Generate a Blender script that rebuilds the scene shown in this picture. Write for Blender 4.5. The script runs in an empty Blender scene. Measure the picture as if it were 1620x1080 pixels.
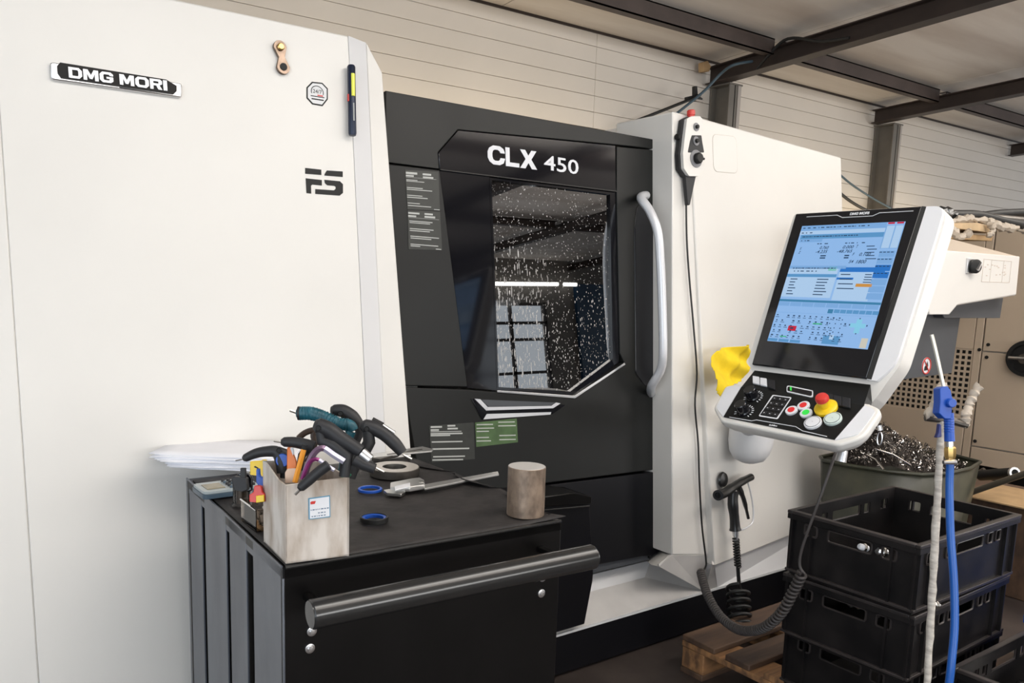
import bpy, bmesh, math, random
from mathutils import Vector as V3, Matrix as M4, Euler
from mathutils.geometry import tessellate_polygon
random.seed(7)
D = bpy.data
S = bpy.context.scene
COL = S.collection
# ------------------------------------------------------------------ camera, light, exposure
F, CX, CY = 1281.6, 742.8, 633.5
YAW, PIT, ROL, EYE = math.radians(55.473), math.radians(8.401), math.radians(1.446), 1.4
fw = V3((math.cos(YAW)*math.cos(PIT), math.sin(YAW)*math.cos(PIT), -math.sin(PIT)))
rt = fw.cross(V3((0, 0, 1))).normalized(); up = rt.cross(fw)
cr, sr = math.cos(ROL), math.sin(ROL)
rt, up = cr*rt + sr*up, cr*up - sr*rt
C0 = V3((0, 0, EYE))
cam = D.objects.new('camera', D.cameras.new('camera')); COL.objects.link(cam); S.camera = cam
cam.matrix_world = M4(((rt.x, up.x, -fw.x, 0), (rt.y, up.y, -fw.y, 0), (rt.z, up.z, -fw.z, EYE), (0, 0, 0, 1)))
cam.data.lens = F*36/1620; cam.data.sensor_width = 36
cam.data.shift_x = (810-CX)/1620; cam.data.shift_y = (CY-540)/1620
cam.data.clip_start = .05
S.view_settings.view_transform = 'Standard'; S.view_settings.look = 'None'
S.view_settings.exposure = -0.24; S.view_settings.gamma = 1; S.view_settings.use_curve_mapping = False
W = D.worlds.new('world'); S.world = W; W.use_nodes = True
W.node_tree.nodes['Background'].inputs[0].default_value = (.86, .93, 1, 1)
W.node_tree.nodes['Background'].inputs[1].default_value = 1.25
def area(name, loc, to, sx, sy, power, col=(1, 1, 1)):
    l = D.lights.new(name, 'AREA'); l.shape = 'RECTANGLE'; l.size = sx; l.size_y = sy; l.energy = power; l.color = col
    o = D.objects.new(name, l); COL.objects.link(o); o.location = loc
    o.rotation_euler = (V3(to)-V3(loc)).to_track_quat('-Z', 'Y').to_euler(); return o
area('daylight_doorway', (-2.6, -1.2, 1.6), (1.4, 2.0, 1.0), 3.0, 2.6, 80, (.84, .92, 1))
area('frontal_fill_light', (2.5, -6.9, 2.0), (2.5, 2, 1.3), 6.8, 1.4, 260, (1, .98, .95))  # added fill lighting the machine front from the unseen far wall
area('hall_lamp_row', (2.6, .3, 2.95), (2.6, .6, 0), 5.5, .5, 62, (1, .96, .90))
area('hall_lamp_row_far', (6.3, 1.4, 2.9), (6.3, 1.8, 0), 3.5, .5, 40, (1, .93, .84))
area('daylight_rear_gate', (9.5, -2.5, 1.7), (5.5, 3, 1.5), 3.0, 2.4, 120, (1, .97, .94))

area('lamp_behind_machine', (2.3, 4.0, 2.0), (2.3, 4.4, 2.25), 3.4, .2, 9, (1, .80, .50))
area('lamp_behind_machine_far', (7.0, 4.0, 1.9), (7.0, 4.4, 2.1), 3.0, .2, 8, (1, .80, .50))
area('ceiling_fill_light', (4.2, -.7, 2.78), (4.2, -.7, 3.3), 7, .35, 210, (1, .97, .94))  # unseen up-facing fill, added to brighten the ceiling

# ------------------------------------------------------------------ geometry helpers
def ray(x, y): return fw + rt*((x-CX)/F) - up*((y-CY)/F)
def onp(x, y, n, d):
    r = ray(x, y); n = V3(n); return C0 + r*((d-n.dot(C0))/n.dot(r))
def onY(x, y, v): return onp(x, y, (0, 1, 0), v)
def onX(x, y, v): return onp(x, y, (1, 0, 0), v)
def onZ(x, y, v): return onp(x, y, (0, 0, 1), v)
def at(x, y, d): return C0 + ray(x, y)*d
class PL:
    """a plane with an origin, a right and an up axis; its normal faces out"""
    def __init__(s, O, A, B): s.O = V3(O); s.A = V3(A).normalized(); s.B = V3(B).normalized(); s.N = s.A.cross(s.B)
    def px(s, x, y):
        p = onp(x, y, s.N, s.N.dot(s.O)) - s.O; return (p.dot(s.A), p.dot(s.B))
    def P(s, a, b, n=0): return s.O + s.A*a + s.B*b + s.N*n
    def W(s, p): q = V3(p)-s.O; return (q.dot(s.A), q.dot(s.B))
def Q(ox, oy, k, *pts): return [(ox+x/k, oy+y/k) for x, y in pts]
class MB:
    def __init__(s): s.v = []; s.f = []; s.m = []
    def add(s, vs, fs, mi=0):
        k = len(s.v); s.v += [V3(p) for p in vs]
        for f in fs: s.f.append([k+i for i in f]); s.m.append(mi)
        return s
    def box(s, lo, hi, M=None, mi=0):
        vs = [V3((x, y, z)) for x in (lo[0], hi[0]) for y in (lo[1], hi[1]) for z in (lo[2], hi[2])]
        if M is not None: vs = [M @ p for p in vs]
        return s.add(vs, [(0, 1, 3, 2), (4, 6, 7, 5), (0, 4, 5, 1), (2, 3, 7, 6), (0, 2, 6, 4), (1, 5, 7, 3)], mi)
    def prism(s, pts, off, mi=0, cap=True):
        """pts: 3D polygon, extruded by off; concave outlines are tessellated"""
        pts = [V3(p) for p in pts]; n = len(pts); off = V3(off)
        k = len(s.v); s.v += pts + [p+off for p in pts]
        nor = V3((0, 0, 0))
        for i in range(n): nor += pts[i].cross(pts[(i+1) % n])
        tr = tessellate_polygon([pts])
        for t in tr:
            a, b, c = t
            if (pts[b]-pts[a]).cross(pts[c]-pts[a]).dot(nor) < 0: b, c = c, b
            flip = nor.dot(off) > 0
            f1 = [k+a, k+b, k+c]; f2 = [k+n+a, k+n+c, k+n+b]
            if flip: f1.reverse(); f2.reverse()
            s.f.append(f1); s.m.append(mi)
            if cap: s.f.append(f2); s.m.append(mi)
        for i in range(n):
            j = (i+1) % n; q = [k+i, k+n+i, k+n+j, k+j]
            if nor.dot(off) > 0: q.reverse()
            s.f.append(q); s.m.append(mi)
        return s
    def tube(s, pts, r, n=10, closed=False, mi=0, flat=1.0, ref=None):
        pts = [V3(p) for p in pts]; N = len(pts)
        rs = r if isinstance(r, (list, tuple)) else [r]*N
        k = len(s.v); T = []
        for i in range(N):
            a = pts[(i-1) % N] if (closed or i > 0) else pts[0]; b = pts[(i+1) % N] if (closed or i < N-1) else pts[-1]
            T.append((b-a).normalized())
        u = V3(ref) if ref is not None else V3((0, 0, 1))
        if abs(u.normalized().dot(T[0])) > .95: u = V3((1, 0, 0)) if abs(T[0].x) < .9 else V3((0, 1, 0))
        u = (u - T[0]*u.dot(T[0])).normalized()
        for i in range(N):
            u = (u - T[i]*u.dot(T[i])).normalized(); w = T[i].cross(u)
            for j in range(n):
                a = 2*math.pi*j/n; s.v.append(pts[i] + (u*math.cos(a)*flat + w*math.sin(a))*rs[i])
        for i in range(N if closed else N-1):
            i2 = (i+1) % N
            for j in range(n):
                j2 = (j+1) % n; s.f.append([k+i*n+j, k+i*n+j2, k+i2*n+j2, k+i2*n+j][::-1]); s.m.append(mi)
        if not closed:
            s.f.append([k+j for j in range(n)]); s.m.append(mi)
            s.f.append([k+(N-1)*n+j for j in range(n)][::-1]); s.m.append(mi)
        return s
    def lathe(s, prof, O=(0, 0, 0), ax=(0, 0, 1), n=24, mi=0, cap=True):
        ax = V3(ax).normalized(); O = V3(O); u = ax.orthogonal().normalized(); w = ax.cross(u); k = len(s.v)
        for r, h in prof:
            for j in range(n):
                a = 2*math.pi*j/n; s.v.append(O + ax*h + (u*math.cos(a)+w*math.sin(a))*max(r, 1e-5))
        for i in range(len(prof)-1):
            for j in range(n):
                j2 = (j+1) % n; s.f.append([k+i*n+j, k+i*n+j2, k+(i+1)*n+j2, k+(i+1)*n+j]); s.m.append(mi)
        if cap:
            s.f.append([k+j for j in range(n)][::-1]); s.m.append(mi)
            s.f.append([k+(len(prof)-1)*n+j for j in range(n)]); s.m.append(mi)
        return s
    def plate(s, pl, ab, n0, n1, mi=0):
        """outline in plane coordinates, front at n0 and back at n1 (n1<n0)"""
        return s.prism([pl.P(a, b, n0) for a, b in ab], pl.N*(n1-n0), mi)
def rnd(ab, r, seg=5):
    """round the corners of a polygon; r is one radius or a list"""
    n = len(ab); out = []
    for i in range(n):
        rr = r[i] if isinstance(r, (list, tuple)) else r
        p = V3((*ab[i], 0)); a = V3((*ab[i-1], 0)); b = V3((*ab[(i+1) % n], 0))
        if rr <= 0: out.append((p.x, p.y)); continue
        da, db = (a-p), (b-p); ang = da.angle(db); t = min(rr/math.tan(ang/2), da.length*.49, db.length*.49)
        A = p+da.normalized()*t; B = p+db.normalized()*t
        for k in range(seg+1):
            u = k/seg; q = A*(1-u)**2 + p*2*u*(1-u) + B*u*u; out.append((q.x, q.y))
    return out
def spl(pts, n=8):
    pts = [V3(p) for p in pts]; out = []
    for i in range(len(pts)-1):
        p0 = pts[max(i-1, 0)]; p1 = pts[i]; p2 = pts[i+1]; p3 = pts[min(i+2, len(pts)-1)]
        for k in range(n):
            t = k/n; out.append(.5*((2*p1)+(p2-p0)*t+(2*p0-5*p1+4*p2-p3)*t*t+(3*p1-p0-3*p2+p3)*t**3))
    return out+[pts[-1]]
def helix(path, R, turns, n=14, phase=0):
    path = [V3(p) for p in path]; L = [0]
    for a, b in zip(path, path[1:]): L.append(L[-1]+(b-a).length)
    tot = L[-1]; out = []; N = int(turns*n); u = (path[1]-path[0]).orthogonal().normalized()
    k = 0
    for i in range(N+1):
        s_ = tot*i/N
        while k < len(L)-2 and L[k+1] < s_: k += 1
        t = (s_-L[k])/max(L[k+1]-L[k], 1e-9); c = path[k].lerp(path[k+1], t); T = (path[k+1]-path[k]).normalized()
        u = (u-T*u.dot(T)).normalized(); w = T.cross(u); a = 2*math.pi*i/n+phase
        out.append(c+(u*math.cos(a)+w*math.sin(a))*R)
    return out
# ------------------------------------------------------------------ materials
def mat(name, col, rough=.5, metal=0, bump=0, bscale=60, var=0, vscale=6, col2=None, spec=.5, emit=None, es=1, coat=0, stretch=None, rvar=0, coord='Object'):
    m = D.materials.new(name); m.use_nodes = True; nt = m.node_tree; b = nt.nodes['Principled BSDF']
    b.inputs['Base Color'].default_value = (*col, 1); b.inputs['Roughness'].default_value = rough
    b.inputs['Metallic'].default_value = metal; b.inputs['Specular IOR Level'].default_value = spec
    if coat: b.inputs['Coat Weight'].default_value = coat; b.inputs['Coat Roughness'].default_value = .05
    if emit: b.inputs['Emission Color'].default_value = (*emit, 1); b.inputs['Emission Strength'].default_value = es
    def noise(sc, det=4):
        tc = nt.nodes.new('ShaderNodeTexCoord'); n = nt.nodes.new('ShaderNodeTexNoise')
        n.inputs['Scale'].default_value = sc; n.inputs['Detail'].default_value = det
        if stretch:
            mp = nt.nodes.new('ShaderNodeMapping'); mp.inputs['Scale'].default_value = stretch
            nt.links.new(tc.outputs[coord], mp.inputs[0]); nt.links.new(mp.outputs[0], n.inputs[0])
        else: nt.links.new(tc.outputs[coord], n.inputs[0])
        return n
    if var or col2:
        n = noise(vscale, 6); r = nt.nodes.new('ShaderNodeValToRGB')
        c2 = col2 or tuple(c*(1-var) for c in col)
        r.color_ramp.elements[0].color = (*c2, 1); r.color_ramp.elements[1].color = (*col, 1)
        r.color_ramp.elements[0].position = .35; r.color_ramp.elements[1].position = .62
        nt.links.new(n.outputs[0], r.inputs[0]); nt.links.new(r.outputs[0], b.inputs['Base Color'])
        if rvar:
            mr = nt.nodes.new('ShaderNodeMapRange'); mr.inputs[3].default_value = rough+rvar; mr.inputs[4].default_value = rough
            nt.links.new(n.outputs[0], mr.inputs[0]); nt.links.new(mr.outputs[0], b.inputs['Roughness'])
    if bump:
        n = noise(bscale); bp = nt.nodes.new('ShaderNodeBump'); bp.inputs['Strength'].default_value = bump; bp.inputs['Distance'].default_value = .004
        nt.links.new(n.outputs[0], bp.inputs['Height']); nt.links.new(bp.outputs[0], b.inputs['Normal'])
    return m
def glassmat(name, tint=(.9, .95, 1), refl=.12, rough=.02):
    m = D.materials.new(name); m.use_nodes = True; nt = m.node_tree; nt.nodes.clear()
    o = nt.nodes.new('ShaderNodeOutputMaterial'); mx = nt.nodes.new('ShaderNodeMixShader'); t = nt.nodes.new('ShaderNodeBsdfTransparent'); g = nt.nodes.new('ShaderNodeBsdfGlossy')
    t.inputs[0].default_value = (*tint, 1); g.inputs['Roughness'].default_value = rough
    lw = nt.nodes.new('ShaderNodeFresnel'); lw.inputs[0].default_value = 1.5
    ad = nt.nodes.new('ShaderNodeMath'); ad.operation = 'ADD'; ad.inputs[1].default_value = refl
    nt.links.new(lw.outputs[0], ad.inputs[0]); nt.links.new(ad.outputs[0], mx.inputs[0])
    nt.links.new(t.outputs[0], mx.inputs[1]); nt.links.new(g.outputs[0], mx.inputs[2]); nt.links.new(mx.outputs[0], o.inputs[0]); return m
WHITE = mat('cream machine paint', (.76, .738, .70), .38, var=.05, vscale=1.6, bump=.02, bscale=220)
WHITE2 = mat('light grey machine paint', (.70, .70, .71), .4, var=.04, vscale=2, bump=.02, bscale=220)
TRAYM = mat('greyed machine paint', (.62, .60, .58), .4, var=.14, vscale=5)
BLACK = mat('matte black machine paint', (.010, .0105, .010), .38, spec=.32, bump=.04, bscale=350, var=.25, vscale=3, rvar=.08)
GLOSS = mat('gloss black trim', (.006, .006, .008), .07, spec=.6, bump=.012, bscale=6)
DEEP = mat('deep black rubber', (.004, .004, .004), .7)
KICK = mat('black kick plate', (.004, .004, .006), .45, spec=.25, var=.3, vscale=3)
ALU = mat('brushed aluminium', (.72, .72, .73), .3, 1, bump=.02, bscale=300)
SILVER = mat('satin silver paint', (.72, .73, .76), .35, .35)
PRINT = mat('white print', (.74, .75, .78), .5)
DPRINT = mat('dark print', (.012, .012, .012), .5, spec=.3)
GREENLAB = mat('green safety label', (.075, .14, .05), .45, var=.3, vscale=20)
LABEL = mat('black safety label', (.030, .032, .028), .4, var=.2, vscale=30)
GREYPRINT = mat('grey print', (.45, .46, .44), .5)
STEEL = mat('turned steel', (.55, .53, .50), .28, 1, bump=.03, bscale=200)
DSTEEL = mat('dark oiled steel', (.16, .145, .13), .38, .9, bump=.08, bscale=90, var=.3, vscale=20)
RUSTY = mat('worn steel bar', (.34, .255, .19), .42, .55, col2=(.17, .125, .095), vscale=45, bump=.12, bscale=120, stretch=(1, 1, .6))
RUBMAT = mat('black rubber mat', (.030, .026, .025), .55, spec=.35, bump=.35, bscale=40, col2=(.018, .016, .016), vscale=14, rvar=.2)
CARTF = mat('black cart steel', (.0045, .004, .004), .35, spec=.25, var=.4, vscale=6, bump=.05, bscale=90)
CARTS = mat('worn grey cart slats', (.115, .125, .145), .34, .25, col2=(.075, .082, .10), vscale=9, bump=.04, bscale=60, stretch=(1, 1, .45))
HANDLEM = mat('black lacquered tube', (.022, .022, .022), .2, .2, spec=.8)
GRIP = mat('dark grey rubber grip', (.022, .022, .024), .5, spec=.35, bump=.08, bscale=300)
TEAL = mat('teal grip tape', (.010, .105, .145), .45, bump=.3, bscale=120, var=.4, vscale=50)
YELLOW = mat('yellow cloth', (.86, .62, .015), .85, bump=.3, bscale=260, var=.12, vscale=20)
YPL = mat('yellow plastic', (.82, .55, .01), .35)
RED = mat('red plastic', (.62, .045, .035), .35)
ORANGE = mat('orange plastic', (.85, .20, .02), .4)
BLUE = mat('blue plastic', (.008, .075, .42), .4)
BLUEP = mat('blue hose', (.010, .095, .40), .35)
GREEN = mat('green lit button', (.03, .5, .05), .4, emit=(.05, .8, .1), es=.5)
PAPER = mat('white paper', (.82, .82, .86), .7, var=.02, vscale=20)
PBOX = mat('stained white plastic', (.62, .57, .52), .5, col2=(.34, .27, .21), vscale=26, bump=.05, bscale=60, stretch=(1, 1, .35))
CARD = mat('brown cardboard', (.50, .33, .17), .8, var=.2, vscale=10)
FOAM = mat('crumpled film', (.50, .43, .35), .5, bump=.6, bscale=40)
BEIGE = mat('beige sheet metal', (.50, .40, .30), .5, var=.06, vscale=3)
CHUTE = mat('grey chute paint', (.066, .072, .082), .5, var=.15, vscale=5)
CRATE = mat('black crate plastic', (.005, .0045, .005), .36, spec=.35, col2=(.013, .011, .011), vscale=9, bump=.06, bscale=60, rvar=.15)
RIMM = mat('scuffed crate rim', (.040, .033, .032), .38, var=.4, vscale=14)
BIN = mat('greenish black bin', (.030, .032, .022), .4, col2=(.055, .055, .035), vscale=8)
CHIP = mat('bright steel chips', (.75, .70, .65), .25, 1, var=.3, vscale=30)
CHIPD = mat('dark steel chips', (.06, .05, .045), .45, .7)
WOOD = mat('pallet wood', (.50, .25, .10), .75, col2=(.14, .075, .04), vscale=16, bump=.3, bscale=60, stretch=(.25, 1.6, 1))
WOODD = mat('oil-darkened wood', (.13, .075, .045), .7, col2=(.06, .036, .026), vscale=10, bump=.25, bscale=50, stretch=(.3, 2, 1))
BRASS = mat('brass fitting', (.72, .48, .18), .3, 1)
TAPE = mat('grey white tape wrap', (.60, .56, .50), .6, bump=.5, bscale=60, col2=(.40, .36, .32), vscale=30, stretch=(1, 1, 3))
CABLE = mat('black cable', (.012, .012, .012), .45)
COIL = mat('dusty coiled cable', (.055, .048, .046), .5)
BCABLE = mat('blue grey cable', (.06, .10, .13), .5)
COLM = mat('painted steel column', (.17, .155, .135), .5, var=.15, vscale=6)
COLL = mat('light painted steel', (.42, .38, .35), .5)
BEAMM = mat('dark brown steel beam', (.040, .027, .023), .5, var=.3, vscale=6)
PURL = mat('dark steel purlin', (.075, .055, .049), .5, var=.3, vscale=5)
WALLM = mat('white sandwich panel', (.70, .65, .59), .5, var=.07, vscale=1.2)
SEAMM = mat('panel seam', (.50, .45, .39), .7)
CEILM = mat('grey white roof panel', (.80, .755, .71), .55, col2=(.62, .56, .51), vscale=1.6, stretch=(.35, 2.4, 1))
FLOORM = mat('dark workshop floor', (.075, .058, .050), .42, col2=(.035, .026, .024), vscale=3.5, bump=.06, bscale=30, rvar=.2)
CLEAR = glassmat('clear plastic', (.90, .86, .82), .02, .05)
GLASS = glassmat('door glass', (.30, .31, .33), .30, .01)
DROP = mat('coolant drops', (.50, .48, .46), .15, spec=.8)
LAMPM = mat('chamber lamp', (1, 1, 1), .5, emit=(1, .98, .92), es=7)
# ------------------------------------------------------------------ objects
MW = {}
CH = {}
def tag(o, label=None, cat=None, group=None, kind=None):
    if label: o['label'] = label
    if cat: o['category'] = cat
    if group: o['group'] = group
    if kind: o['kind'] = kind
    return o
def thing(name, label, cat, loc=(0, 0, 0), rz=0, group=None, kind=None):
    o = D.objects.new(name, None); COL.objects.link(o); o.empty_display_size = .05
    o.location = loc; o.rotation_euler = (0, 0, rz); MW[o] = M4.Translation(V3(loc)) @ M4.Rotation(rz, 4, 'Z'); CH[o] = []
    return tag(o, label, cat, group, kind)
def mesh(mb, mats, inv=None, smooth=None):
    me = D.meshes.new('mesh')
    vs = [inv @ p for p in mb.v] if inv is not None else mb.v
    me.from_pydata([tuple(p) for p in vs], [], mb.f)
    for m in (mats if isinstance(mats, (list, tuple)) else [mats]): me.materials.append(m)
    me.polygons.foreach_set('material_index', mb.m)
    if smooth is not None:
        me.polygons.foreach_set('use_smooth', [True]*len(mb.f))
        try: me.set_sharp_from_angle(angle=math.radians(smooth))
        except Exception: pass
    me.update(); return me
def obj(name, mb, mats, parent=None, bevel=0, smooth=35, label=None, kind=None, local=False, seg=2, loc=None):
    """links mb as ONE object. world-space verts are moved into the parent's frame unless local"""
    if parent is None:
        o0 = V3((0, 0, 0))
        if loc is None:
            xs = [p.x for p in mb.v]; ys = [p.y for p in mb.v]; zs = [p.z for p in mb.v]
            loc = V3(((min(xs)+max(xs))/2, (min(ys)+max(ys))/2, min(zs)))
        inv = M4.Translation(-V3(loc)); m = M4.Translation(V3(loc))
    else: inv = None if local else MW[parent].inverted(); m = MW[parent]
    me = mesh(mb, mats, inv, smooth); me.name = name
    o = D.objects.new(name, me); COL.objects.link(o)
    if parent is None: o.location = loc
    else: o.parent = parent; CH.setdefault(parent, []).append(o)
    MW[o] = m; CH[o] = []
    if bevel:
        b = o.modifiers.new('bevel', 'BEVEL'); b.width = bevel; b.segments = seg; b.limit_method = 'ANGLE'; b.angle_limit = math.radians(30)
        b.harden_normals = False
    return tag(o, label, kind=kind)
def dup(root, loc, rz, label=None, group=None):
    r = root.copy(); COL.objects.link(r); r.location = loc; r.rotation_euler = (0, 0, rz)
    if label: r['label'] = label
    if group: r['group'] = group
    MW[r] = M4.Translation(V3(loc)) @ M4.Rotation(rz, 4, 'Z'); CH[r] = []
    def rec(a, b):
        for ch in CH[a]:
            c = ch.copy(); COL.objects.link(c); c.parent = b; CH[b].append(c); CH[c] = []; MW[c] = MW[r]; rec(ch, c)
    rec(root, r); return r
_tx = {}
def text_mb(body, pl, a0, b0, w, h, n0=.0005, depth=.0006, weight=0, shear=0, mi=0, mb=None):
    key = (body, weight, shear)
    if key not in _tx:
        cu = D.curves.new('t', 'FONT'); cu.body = body; cu.extrude = .02; cu.offset = weight; cu.shear = shear; cu.resolution_u = 3
        o = D.objects.new('t', cu); COL.objects.link(o)
        me = D.meshes.new_from_object(o.evaluated_get(bpy.context.evaluated_depsgraph_get()))
        _tx[key] = ([v.co.copy() for v in me.vertices], [tuple(p.vertices) for p in me.polygons])
        D.objects.remove(o); D.meshes.remove(me); D.curves.remove(cu)
    vs, fs = _tx[key]
    x0 = min(v.x for v in vs); x1 = max(v.x for v in vs); y0 = min(v.y for v in vs); y1 = max(v.y for v in vs)
    mb = mb or MB()
    mb.add([pl.P(a0+(v.x-x0)/(x1-x0)*w, b0+(v.y-y0)/(y1-y0)*h, n0+(depth if v.z > 0 else 0)) for v in vs], fs, mi)
    return mb
def bars(mb, pl, rows, n=.0006, mi=0):
    for a, b, w, h in rows: mb.plate(pl, [(a, b), (a+w, b), (a+w, b+h), (a, b+h)], n, n-.0005, mi)
def chain(*px_pl): pass

# ================================================================== the setting
YW = 4.4
def flat(name, mb, m, kind='structure', bevel=0): return obj(name, mb, m, None, bevel=bevel, kind=kind)
fl = MB().box((-5, -7, -.1), (15, YW+.2, 0)); flat('floor', fl, FLOORM)
wall = thing('wall_back', None, None, (0, YW, 0), kind='structure')
obj('core', MB().box((-5, YW+.02, 0), (15, YW+.12, 3.4)), SEAMM, wall)
z = 3.13; k = 0
zs = [3.13, 3.022, 2.914]
while zs[-1] > .1: zs.append(zs[-1]-.1085)
for seg0, seg1 in ((-5, 1.0), (1.0, 4.02), (4.02, 5.3), (5.3, 7.55), (7.55, 15)):
    for i in range(len(zs)-1):
        if zs[i] < 1.2 and seg1 < 7: continue
        obj('wall_panel', MB().box((seg0+.001, YW, zs[i+1]+.0012), (seg1-.001, YW+.03, zs[i]-.0012)), WALLM, wall, bevel=.0015, seg=1)
obj('wall_lower', MB().box((-5, YW+.005, 0), (7.5, YW+.02, 1.25)), WALLM, wall)
obj('wall_top_trim', MB().box((-5, YW-.006, 3.108), (15, YW+.01, 3.125)), BEAMM, wall)
def roofz(y): return 3.125+.05*(YW-y)
ceil = thing('ceiling', None, None, (0, 0, 3.1), kind='structure')
xs = [-5, -3, -1.0, 1.1, 3.2, 5.25, 7.4, 9.4, 11.4, 13.4, 15]
for a, b in zip(xs, xs[1:]):
    mb = MB(); g = .004
    mb.add([(a+g, YW+.1, roofz(YW+.1)), (b-g, YW+.1, roofz(YW+.1)), (b-g, -7, roofz(-7)), (a+g, -7, roofz(-7)),
            (a+g, YW+.1, roofz(YW+.1)+.08), (b-g, YW+.1, roofz(YW+.1)+.08), (b-g, -7, roofz(-7)+.08), (a+g, -7, roofz(-7)+.08)],
           [(0, 1, 2, 3), (7, 6, 5, 4), (0, 4, 5, 1), (1, 5, 6, 2), (2, 6, 7, 3), (3, 7, 4, 0)])
    obj('roof_panel', mb, CEILM, ceil)
def beam(x, w=.055, h=.10, y1=-7):
    mb = MB(); hw = w
    def sl(x0, x1, za, zb):
        y0 = YW-.03
        f = lambda y: (roofz(y)-.07)
        mb.add([(x0, y0, f(y0)+za), (x1, y0, f(y0)+za), (x1, y1, f(y1)+za), (x0, y1, f(y1)+za), (x0, y0, f(y0)+zb), (x1, y0, f(y0)+zb), (x1, y1, f(y1)+zb), (x0, y1, f(y1)+zb)],
               [(0, 3, 2, 1), (4, 5, 6, 7), (0, 1, 5, 4), (1, 2, 6, 5), (2, 3, 7, 6), (3, 0, 4, 7)])
    sl(x-hw, x+hw, 0, -.008); sl(x-.004, x+.004, -.008, -h+.008); sl(x-hw, x+hw, -h+.008, -h)
    return flat('roof_beam', mb, BEAMM)
for x in (-1.9, .3, 2.85): pass
beam(5.18, h=.125); beam(7.5, h=.12); beam(10.3, h=.12); beam(-2.2)
for yy in (3.8, 1.2, -1.4, -4):
    for a, b in ((-5, 5.12), (5.24, 7.44), (7.56, 10.24)):
        zc = roofz(yy)-.02
        mb = MB().box((a, yy-.03, zc-.105), (b, yy-.022, zc)).box((a, yy-.03, zc-.008), (b, yy+.035, zc)).box((a, yy-.03, zc-.105), (b, yy+.035, zc-.097))
        flat('roof_purlin', mb, PURL)
def column(x, m1, m2):
    mb = MB(); w = .065; y0 = YW-.19; zt = roofz(YW)-.19
    mb.box((x-w, y0, 0), (x+w, y0+.01, zt)); mb.box((x-w, YW-.02, 0), (x+w, YW-.01, zt)); mb.box((x-.005, y0, 0), (x+.005, YW-.01, zt))
    mb.box((x-w-.01, y0-.01, zt-.012), (x+w+.01, YW, zt))
    o = flat('steel_column', mb, m1)
    obj('flange_cover', MB().box((x+.012, y0-.004, 0), (x+w, y0+.0, zt-.02)), m2, o) if m2 else None
    return o
def reparent_world(o): pass
c1 = column(5.28, COLM, None); c2 = column(7.62, COLM, None)
flat('trim_1', MB().box((5.31, YW-.197, 0), (5.345, YW-.191, 2.93)), COLL)
flat('trim_2', MB().box((7.66, YW-.197, 0), (7.685, YW-.191, 2.93)), COLL)
# the far side of the hall, seen only in reflections
of = MB()
for a, b, z0, z1 in ((-1, 15, 0, 1.0), (-1, 15, 2.9, 3.8), (.6, 1.5, 1, 2.9), (4.2, 7.9, 1, 2.9), (9.6, 15, 1, 2.9)): of.box((a, -7.1, z0), (b, -7, z1))
flat('wall_front', of, mat('far hall wall', (.16, .145, .13), .6))
frm = MB()
for x in (-.2, 1.5, 2.4, 3.3, 7.9, 8.75, 9.55): frm.box((x, -7, 1.0), (x+.06, -6.95, 2.9))
for z_ in (1.0, 1.6, 2.2, 2.5, 2.84): frm.box((7.9, -7, z_), (9.6, -6.95, z_+.05))
frm.box((-1, -7, 1.0), (4.2, -6.95, 1.06))
gd = obj('door_1', MB().box((10.35, -7, .2), (11.9, -6.93, 3.25)), mat('dark blue gate', (.012, .05, .11), .4), None, kind='structure')
tl_ = thing('tube_lamp', 'fluorescent tube lamp on the far wall, seen only as a reflection', 'lamp', (9.3, -6.9, 3.2)); obj('tube', MB().tube([(8.3, -6.85, 3.2), (9.85, -6.85, 3.22)], .035, 10).tube([(10.0, -6.85, 3.22), (10.3, -6.85, 3.22)], .035, 10), mat('lamp tube', (1, 1, 1), .5, emit=(1, .98, .93), es=6), tl_)
flat('window_1', frm, BEAMM)

# ================================================================== the turning machine
mc = thing('turning_machine', 'long cream and black turning machine with a window door, filling the middle of the room', 'machine', (1.9, 2.9, 0))
def tilt(a, y): return PL((0, a, 0), (1, 0, 0), (0, y, 1))
PLl = tilt(1.97, .12)                 # left housing front
PD = tilt(2.10, .10)                  # black door front
PC = tilt(2.00, .10)                  # right pillar front
def xz(pl, x, z, n=0):                # point on a tilted plane from world x and z
    k = pl.B.y/pl.B.z; return V3((x, pl.O.y+k*z, z)) + pl.N*n
# left housing: flat front, receding side facets, chamfered top corner
mb = MB()
def facet(mb, pts, mi=0): mb.add(pts, [tuple(range(len(pts)))], mi)
def L(x, z, back=0): p = xz(PLl, x, z); p.y += back; return p
zt = 2.083; zb = .03
redge = lambda z: 1.205 + (2.010-z)*.034
mb.prism([L(.191, zb), L(1.075, zb), L(1.075, zt), L(.191, zt)], (0, .35, 0))
obj('front_panel', mb, WHITE, mc, bevel=.004)
mb = MB()
mb.add([L(.191, zb), L(.191, zt), L(-.75, zt, .03), L(-.75, zb, .03), L(.191, zb, .3), L(.191, zt, .3), L(-.75, zt, .33), L(-.75, zb, .33)],
       [(0, 1, 2, 3), (7, 6, 5, 4), (1, 5, 6, 2), (0, 3, 7, 4), (3, 2, 6, 7), (0, 4, 5, 1)])
obj('end_panel', mb, WHITE, mc, bevel=.004)
mb = MB()
bx = 1.147
mb.add([L(1.0755, zb), L(1.0755, zt), L(bx, zt, .030), L(bx, zb, .030), L(1.0755, zb, .3), L(1.0755, zt, .3), L(bx, zt, .3), L(bx, zb, .3)],
       [(0, 3, 2, 1), (4, 5, 6, 7), (1, 2, 6, 5), (0, 4, 7, 3), (3, 7, 6, 2), (0, 1, 5, 4)])
obj('recessed_band', mb, WHITE2, mc)
mb = MB(); zc = 2.010
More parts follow.
